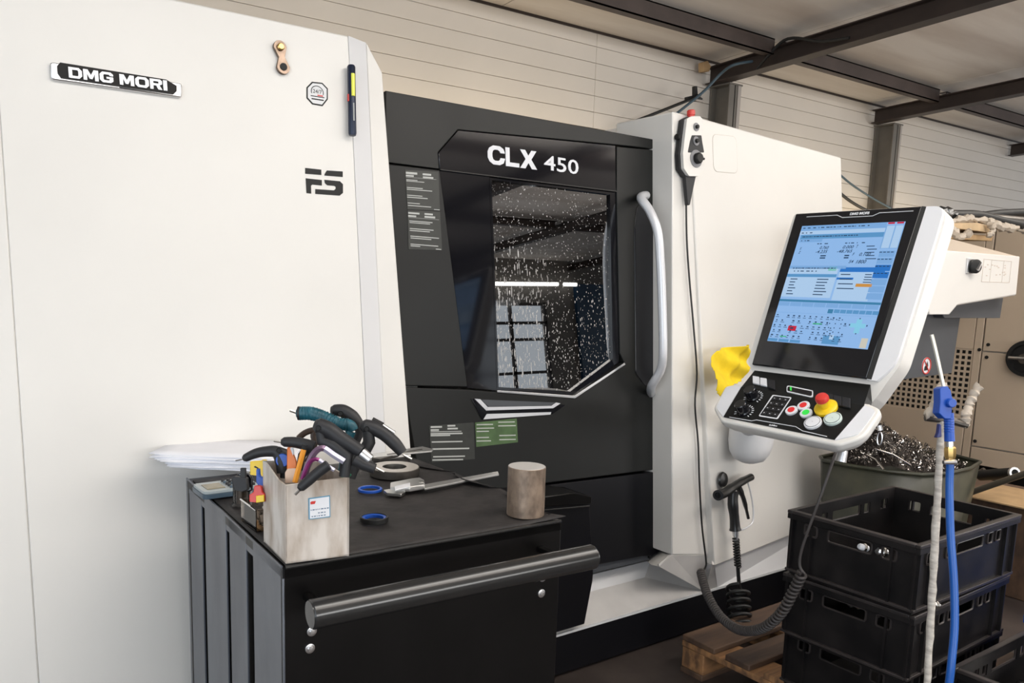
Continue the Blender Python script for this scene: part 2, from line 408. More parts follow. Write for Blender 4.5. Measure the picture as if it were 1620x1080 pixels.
f_ = [L(bx, zb, .030), L(redge(zb), zb, .045), L(redge(zc), zc, .045), L(bx+.002, zt, .030)]
b_ = [p+V3((0, .28, 0)) for p in f_]
mb.add(f_+b_, [(0, 1, 2, 3), (4, 7, 6, 5), (0, 4, 5, 1), (1, 5, 6, 2), (2, 6, 7, 3), (3, 7, 4, 0)])
obj('corner_panel', mb, WHITE, mc, bevel=.003)
obj('machine_body', MB().box((-.75, 2.45, .03), (1.46, 3.95, 1.88)).box((2.46, 2.5, .03), (3.8, 3.9, 1.88)).box((1.46, 3.0, .03), (2.46, 3.95, 1.88)).box((1.46, 2.40, .03), (2.46, 3.0, .92)).box((-.75, 2.31, .03), (1.16, 3.95, 2.06)), WHITE2, mc)
# badge with raised letters
bl = [PLl.px(*p) for p in Q(0, 0, 2.511, (195, 258), (205, 251), (715, 335), (719, 345), (719, 388), (707, 391), (210, 322), (200, 312))]
mb = MB(); mb.plate(PLl, bl, .010, 0)
bd = obj('badge', mb, ALU, mc, bevel=.003)
bi = [PLl.px(*p) for p in Q(0, 0, 2.511, (224, 268), (236, 255), (655, 322), (697, 347), (697, 368), (684, 380), (240, 316), (226, 296))]
obj('badge_insert', MB().plate(PLl, bi, .013, .0101), mat('badge black', (.006, .006, .006), .4, spec=.2), bd)
GLY = {'I': (.32, [[(0, 0), (1, 0), (1, 1), (0, 1)]]),
 'M': (1.15, [[(0, 1), (.30, 1), (.5, .5), (.70, 1), (1, 1), (1, 0), (.76, 0), (.76, .62), (.59, .14), (.41, .14), (.24, .62), (.24, 0), (0, 0)]]),
 'D': (1, [[(0, 0), (.27, 0), (.27, 1), (0, 1)], [(.27, .78), (.66, .78), (.73, .70), (.73, .30), (.66, .22), (.27, .22), (.27, 0), (.78, 0), (1, .25), (1, .75), (.78, 1), (.27, 1)]]),
 'O': (1.1, [[(.5, .78), (.66, .78), (.74, .70), (.74, .30), (.66, .22), (.5, .22), (.5, 0), (.80, 0), (1, .24), (1, .76), (.80, 1), (.5, 1)], [(.5, 1), (.20, 1), (0, .76), (0, .24), (.20, 0), (.5, 0), (.5, .22), (.34, .22), (.26, .30), (.26, .70), (.34, .78), (.5, .78)]]),
 'G': (1.05, [[(1, .66), (1, .82), (.82, 1), (.20, 1), (0, .76), (0, .24), (.20, 0), (.80, 0), (1, .18), (1, .56), (.5, .56), (.5, .38), (.73, .38), (.73, .28), (.66, .22), (.34, .22), (.27, .30), (.27, .70), (.34, .78), (.68, .78), (.73, .72), (.73, .66)]]),
 'R': (1, [[(0, 0), (.27, 0), (.27, 1), (0, 1)], [(.27, .80), (.68, .80), (.72, .75), (.72, .64), (.68, .58), (.27, .58), (.27, .38), (.50, .38), (.68, 0), (1, 0), (.78, .42), (1, .56), (1, .86), (.84, 1), (.27, 1)]]),
 'C': (1.05, [[(1, .64), (1, .70), (.92, .88), (.72, 1), (.32, 1), (.10, .86), (0, .66), (0, .34), (.10, .14), (.32, 0), (.70, 0), (.92, .12), (1, .32), (1, .38), (.74, .38), (.70, .27), (.60, .21), (.42, .21), (.31, .28), (.27, .42), (.27, .58), (.31, .72), (.42, .79), (.60, .79), (.70, .73), (.74, .64)]]),
 'L': (.85, [[(0, 0), (1, 0), (1, .22), (.30, .22), (.30, 1), (0, 1)]]),
 'X': (1.1, [[(0, 0), (.31, 0), (.5, .32), (.69, 0), (1, 0), (.67, .51), (.98, 1), (.68, 1), (.5, .70), (.32, 1), (.02, 1), (.33, .51)]]), ' ': (.30, [])}
def block_mb(word, pl, a0, b0, w, h, n0, depth, gap=.10, mb=None):
    """heavy wide letters drawn as outlines; gap in letter heights"""
    mb = mb or MB(); asp = sum(GLY[c][0] for c in word)+gap*(len(word)-1); x = 0
    for c in word:
        gw, ps = GLY[c]
        for p in ps: mb.plate(pl, [(a0+(x+u*gw)/asp*w, b0+v*h) for u, v in p], n0+depth, n0)
        x += gw+gap
    return mb
def bfit(word, pl, p_bl, p_br, p_tl, n0, depth, gap=.10):
    a = pl.px(*p_bl); b = pl.px(*p_br); c = pl.px(*p_tl); ang = math.atan2(b[1]-a[1], b[0]-a[0])
    q = PL(pl.P(*a), pl.A*math.cos(ang)+pl.B*math.sin(ang), pl.B*math.cos(ang)-pl.A*math.sin(ang))
    return block_mb(word, q, 0, 0, math.hypot(b[0]-a[0], b[1]-a[1]), math.hypot(c[0]-a[0], c[1]-a[1]), n0, depth, gap)
def tfit(body, pl, p_bl, p_br, p_tl, **k):
    a = pl.px(*p_bl); b = pl.px(*p_br); c = pl.px(*p_tl)
    u = V3((b[0]-a[0], b[1]-a[1])) if False else None
    w = math.hypot(b[0]-a[0], b[1]-a[1]); ang = math.atan2(b[1]-a[1], b[0]-a[0])
    q = PL(pl.P(*a), pl.A*math.cos(ang)+pl.B*math.sin(ang), pl.B*math.cos(ang)-pl.A*math.sin(ang))
    return text_mb(body, q, 0, 0, w, math.hypot(c[0]-a[0], c[1]-a[1]), **k)
obj('badge_lettering', bfit('DMG MORI', PLl, *Q(0, 0, 2.511, (270, 316), (659, 368), (270, 274)), n0=.0132, depth=.003), SILVER, bd)
# FS emblem (stroke shapes)
em = MB()
for pts in (((1212, 667), (1276, 674), (1276, 695), (1212, 690)),
            ((1290, 690), (1298, 677), (1361, 681), (1361, 703), (1288, 697)),
            ((1214, 708), (1278, 715), (1278, 737), (1240, 733), (1235, 738), (1236, 769), (1217, 767)),
            ((1288, 714), (1350, 720), (1362, 732), (1362, 766), (1349, 777), (1252, 770), (1252, 751), (1326, 756), (1333, 750), (1333, 742), (1327, 738), (1300, 736), (1290, 727))):
    em.plate(PLl, [PLl.px(*p) for p in Q(0, 0, 2.511, *pts)], .0012, 0)
obj('model_emblem', em, DPRINT, mc)
# octagonal sticker
so = [PLl.px(*p) for p in Q(0, 0, 2.511, (1239, 325), (1280, 329), (1302, 352), (1302, 395), (1281, 422), (1240, 415), (1217, 390), (1217, 347))]
st = obj('round_the_clock_sticker', MB().plate(PLl, so, .001, 0), DPRINT, mc, label='octagonal sticker with a dark outline')
cx_ = sum(p[0] for p in so)/8; cy_ = sum(p[1] for p in so)/8
obj('sticker_face', MB().plate(PLl, [(cx_+(a-cx_)*.88, cy_+(b-cy_)*.88) for a, b in so], .0014, .001), WHITE2, st)
mb = MB(); hw = (so[2][0]-so[6][0])/2
pts = [PLl.P(cx_+hw*.55*math.cos(a), cy_+hw*.12+hw*.5*math.sin(a), .0016) for a in [math.radians(-20+220*i/12) for i in range(13)]]
mb.tube(pts, .0011, 5)
text_mb('24/7', PLl, cx_-hw*.4, cy_-hw*.0, hw*.8, hw*.32, n0=.0015, mb=mb)
bars(mb, PLl, [(cx_-hw*.62, cy_-hw*.30, hw*1.24, hw*.07), (cx_-hw*.55, cy_-hw*.55, hw*1.1, hw*.10)], .0018)
obj('sticker_print', mb, DPRINT, st)
obj('sticker_red_mark', MB().plate(PLl, [(cx_, cy_-hw*.2), (cx_+hw*.5, cy_-hw*.2), (cx_+hw*.5, cy_-hw*.1), (cx_, cy_-hw*.1)], .0018, .0014), RED, st)
# ---- black front
def dp(*p): return [PD.px(*q) for q in p]
seal = dp((610, 143), (1048, 221.5), (1056, 873), (1038.5, 889), (940, 908), (680, 965))
obj('door_seal', MB().plate(PD, [seal[1], seal[2], seal[3], seal[4], seal[5]]+dp((668, 900), (940, 850), (1015, 835), (1020, 800), (1012, 225)), -.055, -.075).plate(PD, dp((600, 140), (1046, 221), (1040, 232), (600, 160)), -.055, -.075), DEEP, mc)
obj('top_panel', MB().plate(PD, dp((610, 143), (1041, 221.5), (1042, 236), (975.5, 229), (724.8, 204.6), (692.8, 241), (695, 267), (610, 256)), 0, -.05), BLACK, mc, bevel=.0025)
obj('header_panel', MB().plate(PD, dp((725.3, 205.7), (974, 230), (975, 301.5), (696, 267.3), (693.8, 242)), -.001, -.04), GLOSS, mc, bevel=.002)
obj('header_edge_strip', MB().plate(PD, dp((696, 267.6), (975, 301.8), (975, 303.6), (696, 269.2)), .003, -.04), HANDLEM, mc)
obj('left_black_panel', MB().plate(PD, dp((610, 258.5), (695.3, 268.8), (739.3, 612), (640, 610)), 0, -.05), BLACK, mc, bevel=.0025)
obj('dark_side_pane', MB().plate(PD, dp((696.5, 269.8), (775, 279), (787, 617.5), (740.5, 613)), -.004, -.02), GLOSS, mc)
door = obj('door', MB().plate(PD, dp((975.8, 303), (975.8, 231.5), (1041.5, 238), (1049, 741), (720, 782), (668, 788), (640, 612.5), (740, 616), (787, 620), (908, 629.5), (989, 575), (981, 560)), 0, -.05), BLACK, mc, bevel=.0025)
obj('door_lower_panel', MB().plate(PD, dp((1049, 744.5), (1049.5, 868), (1031, 879), (1015, 879.5), (944, 893), (700, 940), (668, 791), (720, 785)), .002, -.05), KICK, mc, bevel=.0025)
obj('door_sill', MB().plate(PD, dp((1025.6, 877), (1031, 886), (940, 907), (700, 962), (700, 942), (944, 894)), -.012, -.05), CHUTE, mc)
# window: frame, glass, drops, chamber
wf = MB()
ow = dp((776, 280), (975.5, 304), (981, 572), (907.5, 627), (788, 618)); iw = dp((779.5, 284), (967, 307), (971, 568), (904, 619), (790.5, 612))
for i in range(5):
    j = (i+1) % 5; wf.plate(PD, [ow[i], ow[j], iw[j], iw[i]], -.006, -.05)
obj('window_frame', wf, GLOSS, mc)
gl = obj('window_glass', MB().plate(PD, iw, -.016, -.022), GLASS, mc)
mb = MB(); rnd2 = random.Random(3)
A0, A1 = iw[0][0], iw[2][0]; B0, B1 = iw[3][1], iw[0][1]
def inside(a, b, poly):
    c = False
    for i in range(len(poly)):
        (x1, y1), (x2, y2) = poly[i], poly[i-1]
        if (y1 > b) != (y2 > b) and a < (x2-x1)*(b-y1)/(y2-y1)+x1: c = not c
    return c
for i in range(2300):
    a = A0+(A1-A0)*rnd2.random()**1.25; b = B0+(B1-B0)*rnd2.random()**1.15
    if not inside(a, b, iw): continue
    r = .0007+.0014*rnd2.random()**2; s_ = 1+2.2*rnd2.random()*(1 if b < (B0+B1)/2 else .3)+(9*rnd2.random()**3 if a < A0+(A1-A0)*.45 and b < B0+(B1-B0)*.7 else 0)
    vs = [PD.P(a+r*math.cos(t*math.pi/3), b+r*s_*math.sin(t*math.pi/3), -.0159) for t in range(6)]+[PD.P(a, b, -.0159+r*.7)]
    mb.add(vs, [(t, (t+1) % 6, 6) for t in range(6)])
obj('coolant_drops', mb, DROP, gl, kind='stuff', smooth=None)
obj('window_trim', MB().plate(PD, dp((786, 617), (908, 625.5), (987, 573.5), (988.5, 576.5), (908.5, 630), (786, 620.5)), .004, -.03), ALU, mc, bevel=.001)
# machining chamber behind the glass
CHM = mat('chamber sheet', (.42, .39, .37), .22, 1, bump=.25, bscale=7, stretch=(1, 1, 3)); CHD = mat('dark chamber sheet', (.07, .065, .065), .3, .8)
x0, x1 = 1.50, 2.42
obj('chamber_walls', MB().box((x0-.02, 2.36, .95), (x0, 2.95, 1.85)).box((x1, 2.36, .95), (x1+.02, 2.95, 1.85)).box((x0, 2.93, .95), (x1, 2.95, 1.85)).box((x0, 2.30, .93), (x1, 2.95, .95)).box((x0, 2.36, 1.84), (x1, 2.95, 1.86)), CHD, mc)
for i in range(7):
    zz = 1.02+i*.115
    M = M4.Translation((1.75, 2.72-.012*i, zz)) @ M4.Rotation(math.radians(-16), 4, 'X')
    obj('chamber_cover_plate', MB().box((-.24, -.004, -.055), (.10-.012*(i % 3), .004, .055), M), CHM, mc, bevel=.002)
obj('chamber_chuck', MB().lathe([(.0, 0), (.10, 0), (.12, .02), (.12, .16), (.09, .18), (.035, .18), (.035, .26), (0, .26)], (1.98, 2.62, 1.36), (1, -.12, 0), 32), STEEL, mc)
obj('chamber_turret', MB().lathe([(.0, 0), (.15, 0), (.15, .12), (.05, .12), (.05, .16), (0, .16)], (2.36, 2.66, 1.48), (-1, -.25, .1), 12), CHM, mc, smooth=20)
obj('chamber_lamp', MB().box((1.62, 2.78, 1.300), (2.18, 2.81, 1.318)), LAMPM, mc)
# header text
obj('header_lettering', bfit('CLX', PD, *Q(600, 130, 3.086, (530, 398), (770, 428), (530, 305)), n0=0, depth=.0012, gap=.05), PRINT, mc)
obj('header_number', tfit('450', PD, *Q(600, 130, 3.086, (804, 426), (972, 452), (808, 355)), n0=0, depth=.0012, weight=.008), PRINT, mc)
# door handle (bent silver tube) and its recess
rc = MB(); hp = dp((1008, 314), (1035, 352), (1041, 400), (1040, 585), (1024, 616), (1005, 590), (1003, 360))
rc.plate(PD, rnd(hp, .03), .0025, 0)
obj('handle_recess', rc, GLOSS, mc, bevel=.002)
def dpt(x, y, n): q = PD.px(x, y); return PD.P(q[0], q[1], n)
def dpn(x, y, n): return onp(x, y, PD.N, PD.N.dot(PD.O)+n)
hpts = [dpn(1022, 309, .0), dpn(1014, 313, .045), dpn(1028, 334, .085), dpn(1040, 365, .115), dpn(1044.5, 410, .125), dpn(1047.5, 480, .125), dpn(1049, 555, .120), dpn(1045, 585, .10), dpn(1031, 610, .055), dpn(1030, 622, .0)]
obj('door_handle', MB().tube(spl(hpts, 7), .0165, 14), SILVER, mc)
# badge strip below the window
sb = dp(*Q(600, 440, 3.086, (447, 586), (912, 616), (842, 664), (500, 690)))
vent = obj('lower_trim_badge', MB().plate(PD, sb, .003, 0), GLOSS, mc, bevel=.001)
mb = MB()
mb.plate(PD, dp(*Q(600, 440, 3.086, (462, 588), (490, 590), (526, 628), (520, 646))), .0045, .003)
mb.plate(PD, dp(*Q(600, 440, 3.086, (522, 628), (838, 622), (845, 634), (518, 645))), .0045, .003)
mb.plate(PD, dp(*Q(600, 440, 3.086, (838, 622), (860, 606), (882, 610), (845, 634))), .0045, .003)
mb.plate(PD, dp(*Q(600, 440, 3.086, (522, 662), (836, 653), (832, 665), (506, 688))), .0045, .003)
obj('silver_chevron', mb, SILVER, vent)
obj('grey_inlay', MB().plate(PD, dp(*Q(600, 440, 3.086, (495, 592), (858, 606), (836, 620), (530, 626))), .004, .003), CHUTE, vent)
# safety labels
def label_rows(name, ox, oy, k, outline, rows, base, lab):
    o = obj(name, MB().plate(PD, dp(*Q(ox, oy, k, *outline)), .0012, 0), base, mc, label=lab)
    mb = MB()
    for x, y, w, h, *sl in rows:
        d = w*.08
        mb.plate(PD, dp(*Q(ox, oy, k, (x, y), (x+w, y+d), (x+w, y+d+h), (x, y+h))), .0017, .0012)
    obj('printed_lines', mb, GREYPRINT, o)
rows = [(130, 190, 108, 20), (130, 218, 75, 16), (290, 205, 80, 18), (292, 234, 98, 16), (130, 240, 290, 2),
        (135, 262, 105, 7), (135, 274, 170, 6), (140, 335, 150, 8), (140, 352, 240, 7), (142, 408, 145, 7), (142, 426, 195, 8), (148, 482, 115, 7), (150, 505, 220, 7), (398, 545, 52, 6)]
label_rows('safety_label', 620, 240, 6, ((125, 172), (440, 190), (455, 560), (146, 545)), rows, LABEL, 'upper one of two dark printed labels')
label_rows('safety_label', 620, 240, 6, ((148, 556), (455, 570), (475, 935), (157, 925)),
           [(153, 572, 106, 16), (153, 600, 75, 16), (308, 582, 78, 16), (308, 608, 100, 18), (155, 622, 290, 2), (163, 652, 220, 8), (165, 668, 195, 7), (168, 724, 225, 8), (168, 742, 190, 8),
            (174, 796, 270, 8), (176, 814, 195, 8), (175, 872, 262, 8), (176, 888, 90, 8), (415, 920, 50, 7)], LABEL, 'lower one of two dark printed labels')
def label2(name, outline, rows, base, lab):
    o = obj(name, MB().plate(PD, dp(*Q(600, 440, 3.086, *outline)), .0012, 0), base, mc, label=lab); mb = MB()
    for x, y, w, h in rows: mb.plate(PD, dp(*Q(600, 440, 3.086, (x, y), (x+w, y-w*.02), (x+w, y+h-w*.02), (x, y+h))), .0017, .0012)
    obj('printed_lines', mb, GREYPRINT, o)
label2('warning_label', ((242, 720), (460, 704), (466, 882), (255, 898)), [(250, 722, 55, 8), (250, 737, 40, 8), (332, 716, 38, 8), (332, 730, 50, 8), (250, 748, 150, 3), (250, 756, 155, 7), (250, 765, 95, 6),
       (255, 796, 150, 6), (258, 830, 180, 7), (262, 868, 155, 6), (258, 884, 150, 6)], LABEL, 'dark printed label beside the green one')
label2('warning_label', ((467, 704), (670, 684), (676, 800), (473, 823)), [(474, 712, 80, 5), (474, 730, 85, 5), (474, 745, 60, 5), (580, 700, 80, 5), (580, 718, 85, 5), (474, 775, 60, 5), (474, 792, 70, 5), (585, 765, 80, 5), (585, 785, 80, 5)], GREENLAB, 'green-tinted printed label')
# ---- right pillar, roof return and right housing
def pc(x, y, n=0): q = PC.px(x, y); return PC.P(q[0], q[1], n)
pt, pbm = pc(1088, 181), pc(1124, 878)
ptl, pbl = pc(1060, 205), pc(1063, 878)
ptl.z = pt.z; ptl = xz(PC, 2.412, 2.05); pt = xz(PC, 2.49, 2.05)
ptr = pc(1098, 182); ptr = xz(PC, 2.545, 2.05); pbr = pc(1124, 878)
mb = MB(); back = V3((0, .3, 0))
f_ = [ptl, pbl, pbr, ptr]; b_ = [p+back for p in f_]
mb.add(f_+b_, [(0, 1, 2, 3), (4, 7, 6, 5), (0, 4, 5, 1), (1, 5, 6, 2), (2, 6, 7, 3), (3, 7, 4, 0)])
obj('pillar', mb, WHITE, mc, bevel=.006)
# inner return next to the door
rt_ = dpt(1048.5, 222, -.03); rb_ = dpt(1057, 873, -.03); rt2 = dpt(1049, 205, -.03)
rt2 = V3((rt_.x, rt_.y, 2.03))
mb = MB().prism([rt2, rb_, pbl+V3((0, .002, 0)), ptl+V3((0, .002, 0))], (.03, .0, 0)); obj('pillar_return', mb, WHITE2, mc)
# corner under the door: white chamfered sill
c1_, c2_ = dpt(1056.5, 873, -.02), dpt(1038.5, 889, -.02); p1, p2 = pc(1063, 878), pc(1043, 896)
mb = MB().prism([c1_, c2_, p2, p1], (.01, .05, -.01)); obj('pillar_chamfer', mb, WHITE, mc)
# housing return above the door, with its bevelled top
mb = MB()
mb.box((2.452, 2.30, 1.6), (2.52, 3.9, 2.005))
obj('housing_side', mb, WHITE, mc, bevel=.002)
mb = MB(); mb.add([(2.45, 2.21, 2.005), (2.45, 3.9, 2.005), (2.49, 3.9, 2.05), (2.49, 2.21, 2.05), (2.56, 2.21, 2.0), (2.56, 3.9, 2.0)], [(0, 3, 2, 1), (3, 4, 5, 2), (0, 1, 5, 4), (0, 4, 3), (1, 2, 5)])
obj('housing_top_edge', mb, WHITE, mc)
# right housing: turned 8 degrees
P0 = pc(1112, 330); th = math.radians(8)
NR = V3((-math.sin(th), math.cos(th), -.12)); dR = NR.dot(P0)
def pr(x, y): return onp(x, y, NR, dR)
def prx(x, z): return V3((x, (dR+math.sin(th)*x+.12*z)/math.cos(th), z))
rtl, rbl = prx(2.50, 2.05), prx(2.585, .295); rtr, rbr = prx(3.835, 2.05), prx(3.86, .295)
f_ = [rtl, rbl, rbr, rtr]; b_ = [V3((p.x, 3.9, p.z)) for p in f_]
mb = MB(); mb.add(f_+b_, [(0, 1, 2, 3), (4, 7, 6, 5), (0, 4, 5, 1), (1, 5, 6, 2), (2, 6, 7, 3), (3, 7, 4, 0)])
obj('right_housing', mb, WHITE, mc, bevel=.006)
PR = PL(P0, rtr-rtl, (rtl-rbl)-(rtr-rtl).normalized()*((rtl-rbl).dot((rtr-rtl).normalized())))
def prr(*p): return [PR.px(*q) for q in p]
cov = rnd(prr(*Q(1040, 160, 3.375, (294, 176), (420, 190), (427, 385), (300, 375))), .03)
c_ = (sum(p[0] for p in cov)/len(cov), sum(p[1] for p in cov)/len(cov))
obj('cover_gap', MB().plate(PR, [(c_[0]+(a-c_[0])*1.02, c_[1]+(b-c_[1])*1.015) for a, b in cov], .0006, -.002), SEAMM, mc)
obj('access_cover', MB().plate(PR, cov, .0015, -.001), WHITE, mc, bevel=.0008)
# base: kick plate, slanted tray, pillar foot
YK = 2.056
obj('kick_plate', MB().box((.0, YK, .012), (3.95, YK+.02, .168)), KICK, mc, bevel=.001)
obj('base_foot_strip', MB().box((.0, YK+.03, 0), (3.95, YK+.08, .03)), DEEP, mc)
def kp(x, y): return onY(x, y, YK)
def ty(x, y, Y): return onY(x, y, Y)
a0 = V3((.1, YK, .168)); a1 = kp(1114, 934.5); a1.z = .168
b1 = ty(1020, 913, 2.17); b0 = V3((.1, 2.17, b1.z))
c1x = ty(1029, 886, 2.20); c0 = V3((.1, 2.20, c1x.z))
mb = MB(); facet(mb, [a0, a1, b1, b0]); 
obj('coolant_tray', MB().prism([a0, a1, b1, b0], (0, .05, -.05)), TRAYM, mc)
obj('tray_riser', MB().prism([b0, b1, c1x, c0], (0, .05, 0)), WHITE2, mc)
obj('tray_rim', MB().box((.1, YK-.004, .160), (3.95, YK+.004, .169)), WHITE2, mc)
f1 = kp(1135, 928.6); f1.z = .168
e1 = onp(1127, 893, NR, dR)
ft = [c1x, p2, pbl, pbr, e1, f1, a1, b1]
o = obj('pillar_foot', MB().add([p.copy() for p in ft], [(0, 7, 6), (0, 6, 1), (1, 6, 2), (2, 6, 3), (3, 6, 4), (4, 6, 5)]), TRAYM, mc, smooth=None)
so_ = o.modifiers.new('s', 'SOLIDIFY'); so_.thickness = .01; so_.offset = -1
g1 = V3((3.86, YK, .168))
obj('housing_foot', MB().prism([f1, g1, rbr+V3((0, .02, 0)), e1+V3((0, .01, 0))], (0, .06, -.03)), WHITE2, mc)
# black boxed unit hung on the front, between cart and door
yb = 2.03
ob = [(onY(x, y, yb)) for x, y in ((800, 787), (932, 783), (939, 905), (938, 918), (925, 987), (878, 1001), (800, 1020))]
sb_ = obj('waste_box', MB().prism([V3((p.x, yb, p.z)) for p in ob], (0, .15, 0)), KICK, mc, bevel=.006)
lid = [(onY(x, y, yb-.01)) for x, y in ((800, 793), (905, 779), (937, 786), (936, 797), (800, 806))]
obj('box_lid', MB().prism([V3((p.x, yb-.01, p.z)) for p in lid], (0, .12, 0)), CARTF, sb_, bevel=.004)
q1, q2 = onY(800, 812, yb-.012), onY(932, 800, yb-.012)
obj('box_edge_strip', MB().tube([q1, q2], .0035, 8), HANDLEM, sb_)
# support of the control panel: white rounded bracket
mb = MB(); b0 = onp(1157, 650, NR, dR)
prof = [(.03, -.10), (.055, -.095), (.062, -.06), (.062, .30), (.05, .33)]
mb.lathe([(.0, -.095), (.03, -.092), (.06, -.078), (.078, -.05), (.086, -.01), (.088, .10), (0, .11)], onp(1160, 688, NR, dR)+V3((-.02, -.10, 0)), (0, -.06, 1), 32)
obj('panel_arm_mount', mb, WHITE2, mc)
obj('panel_arm', MB().tube(spl([onp(1160, 688, NR, dR)+V3((-.02, -.10, .04)), V3((2.32, 1.72, 1.0)), V3((2.20, 1.42, 1.02)), V3((2.16, 1.30, 1.08))], 5), .038, 16), WHITE2, mc)

# ================================================================== things held on the machine by magnets
th_ = thing('chain_magnet', 'copper-brown chain link stuck near the top of the left machine panel', 'chain link', onp(443, 92, PLl.N, PLl.N.dot(PLl.O)))
q0, q1 = PLl.px(441, 77), PLl.px(446, 108); q0 = V3(q0+(0,)); q1 = V3(q1+(0,))
COPPER = mat('aged copper plating', (.27, .20, .155), .3, .9, bump=.1, bscale=90, var=.35, vscale=40)
d_ = (q1-q0).normalized(); nn_ = V3((-d_.y, d_.x, 0)); r_ = .0185
ol = []
for i in range(13):
    a = math.pi*i/12; v = d_*(-math.sin(a))*r_+nn_*math.cos(a)*r_; ol.append(q0+v)
ol.append((q0+q1)/2-nn_*.0085)
for i in range(13):
    a = math.pi*i/12; v = d_*(math.sin(a))*r_-nn_*math.cos(a)*r_; ol.append(q1+v)
ol.append((q0+q1)/2+nn_*.0085)
for nmn in (0, 1): obj('link_plate', MB().plate(PLl, [(p.x, p.y) for p in ol], .006+nmn*.006, .002+nmn*.006), COPPER, th_, bevel=.001)
for k_, q in enumerate((q0, q1)):
    obj('pin', MB().lathe([(.009, 0), (.010, .005), (.007, .008)] if k_ == 0 else [(.010, 0), (.010, .002), (.006, .0021)], PLl.P(q.x, q.y, .012), PLl.N, 16), BRASS if k_ == 0 else DPRINT, th_, label=None)
# pen torch
a_, b_ = PLl.px(551, 107), PLl.px(553, 217)
t0, t1 = PLl.P(*a_, .019), PLl.P(*b_, .019)
pt_ = thing('pen_torch', 'slim dark blue pen torch with a yellow lens, held upright on the panel edge', 'torch', t1)
NAVY = mat('navy anodised', (.012, .02, .045), .35, .3)
dv = (t1-t0)
obj('barrel', MB().tube([t0, t0+dv*.02, t0+dv*.97, t1], [.0095, .0115, .0115, .0095], 16), NAVY, pt_)
obj('lens', MB().tube([t0+dv*.13+PLl.N*.008, t0+dv*.45+PLl.N*.008], .0062, 10), mat('yellow lens', (.80, .82, .10), .3), pt_)
obj('switch', MB().tube([t0+dv*.42-PLl.A*.009, t0+dv*.52-PLl.A*.009], .005, 8), RED, pt_)
obj('clip', MB().tube([t0+dv*.55+PLl.N*.0105, t0+dv*.8+PLl.N*.0105], .0022, 6), GREYPRINT, pt_)

# ================================================================== hand-held jog unit
def pz(ox, oy, k, *pts): return [PC.px(*p) for p in Q(ox, oy, k, *pts)]
jg = thing('jog_handwheel', 'cream hand-held jog controller with dials and red top button, hung on the machine pillar', 'controller', pc(1085, 285, .02))
z5 = (940, 190, 7.714)
body = rnd(pz(*z5, (1045, 10), (1100, -20), (1200, -20), (1238, 20), (1240, 300), (1262, 480), (1245, 610), (1185, 705), (1070, 705), (1005, 610), (995, 430), (1020, 200)), .008, 3)
dk = [(a-.010, b) for a, b in body]
obj('rear_shell', MB().plate(PC, dk, .022, .004), GRIP, jg, bevel=.004)
bo = obj('front_shell', MB().plate(PC, body, .036, .0225), WHITE, jg, bevel=.004)
obj('dark_inlay', MB().plate(PC, rnd(pz(*z5, (1100, 212), (1215, 212), (1228, 300), (1250, 420), (1050, 420), (1078, 280)), .004, 3), .0368, .036), GRIP, jg)
DIAL = mat('dial grey', (.20, .20, .21), .4)
def jc(x, y): return Q(*z5, (x, y))[0]
for nm, x, y, r, rk in (('axis_dial', 1152, 112, .0155, .0075), ('step_dial', 1150, 282, .0170, .0085)):
    q = PC.px(*jc(x, y)); o = obj(nm, MB().lathe([(r, 0), (r, .002)], PC.P(*q, .0370), PC.N, 24), DIAL, jg)
    obj('knob', MB().lathe([(rk, 0), (rk*.9, .009), (0, .0095)], PC.P(q[0], q[1], .0388), PC.N, 12), DPRINT, o)
q = PC.px(*jc(1150, 495)); o = obj('hand_wheel', MB().lathe([(.033, 0), (.033, .002), (.030, .003)], PC.P(*q, .0370), PC.N, 32), DIAL, jg)
obj('knob', MB().lathe([(.0205, 0), (.0205, .014), (.017, .018), (0, .0185)], PC.P(q[0]+.001, q[1], .0398), PC.N, 12), DPRINT, o)
obj('wheel_grip', MB().tube([PC.P(q[0]+.014, q[1]-.002, .052), PC.P(q[0]+.027, q[1]-.001, .053)], .0045, 8), DPRINT, o)
q = PC.px(1086, 181); obj('stop_button', MB().lathe([(.012, -.006), (.013, .004), (.0155, .005), (.0155, .021), (.013, .024), (0, .024)], PC.P(q[0], q[1]-.014, .022), PC.B, 20), RED, jg)
q = PC.px(*jc(980, 215)); obj('enable_button', MB().lathe([(.009, 0), (.011, .004), (.011, .014), (0, .015)], PC.P(q[0]+.009, q[1], .014), -PC.A, 14), DPRINT, jg)
cg = pz(*z5, (1045, 690), (1175, 695), (1100, 1050), (1075, 1050))
obj('cable_sleeve', MB().plate(PC, cg, .028, .012), GRIP, jg, bevel=.003)
cpx = [(1081, 322), (1082, 380), (1086, 440), (1093, 520), (1098, 590), (1095, 640), (1100, 700), (1102, 760), (1106, 830), (1112, 880), (1112, 895), (1106, 903)]
cp = [pc(x, y, .014) for x, y in cpx]
obj('cable', MB().tube(spl(cp, 5), .0036, 8), CABLE, jg)
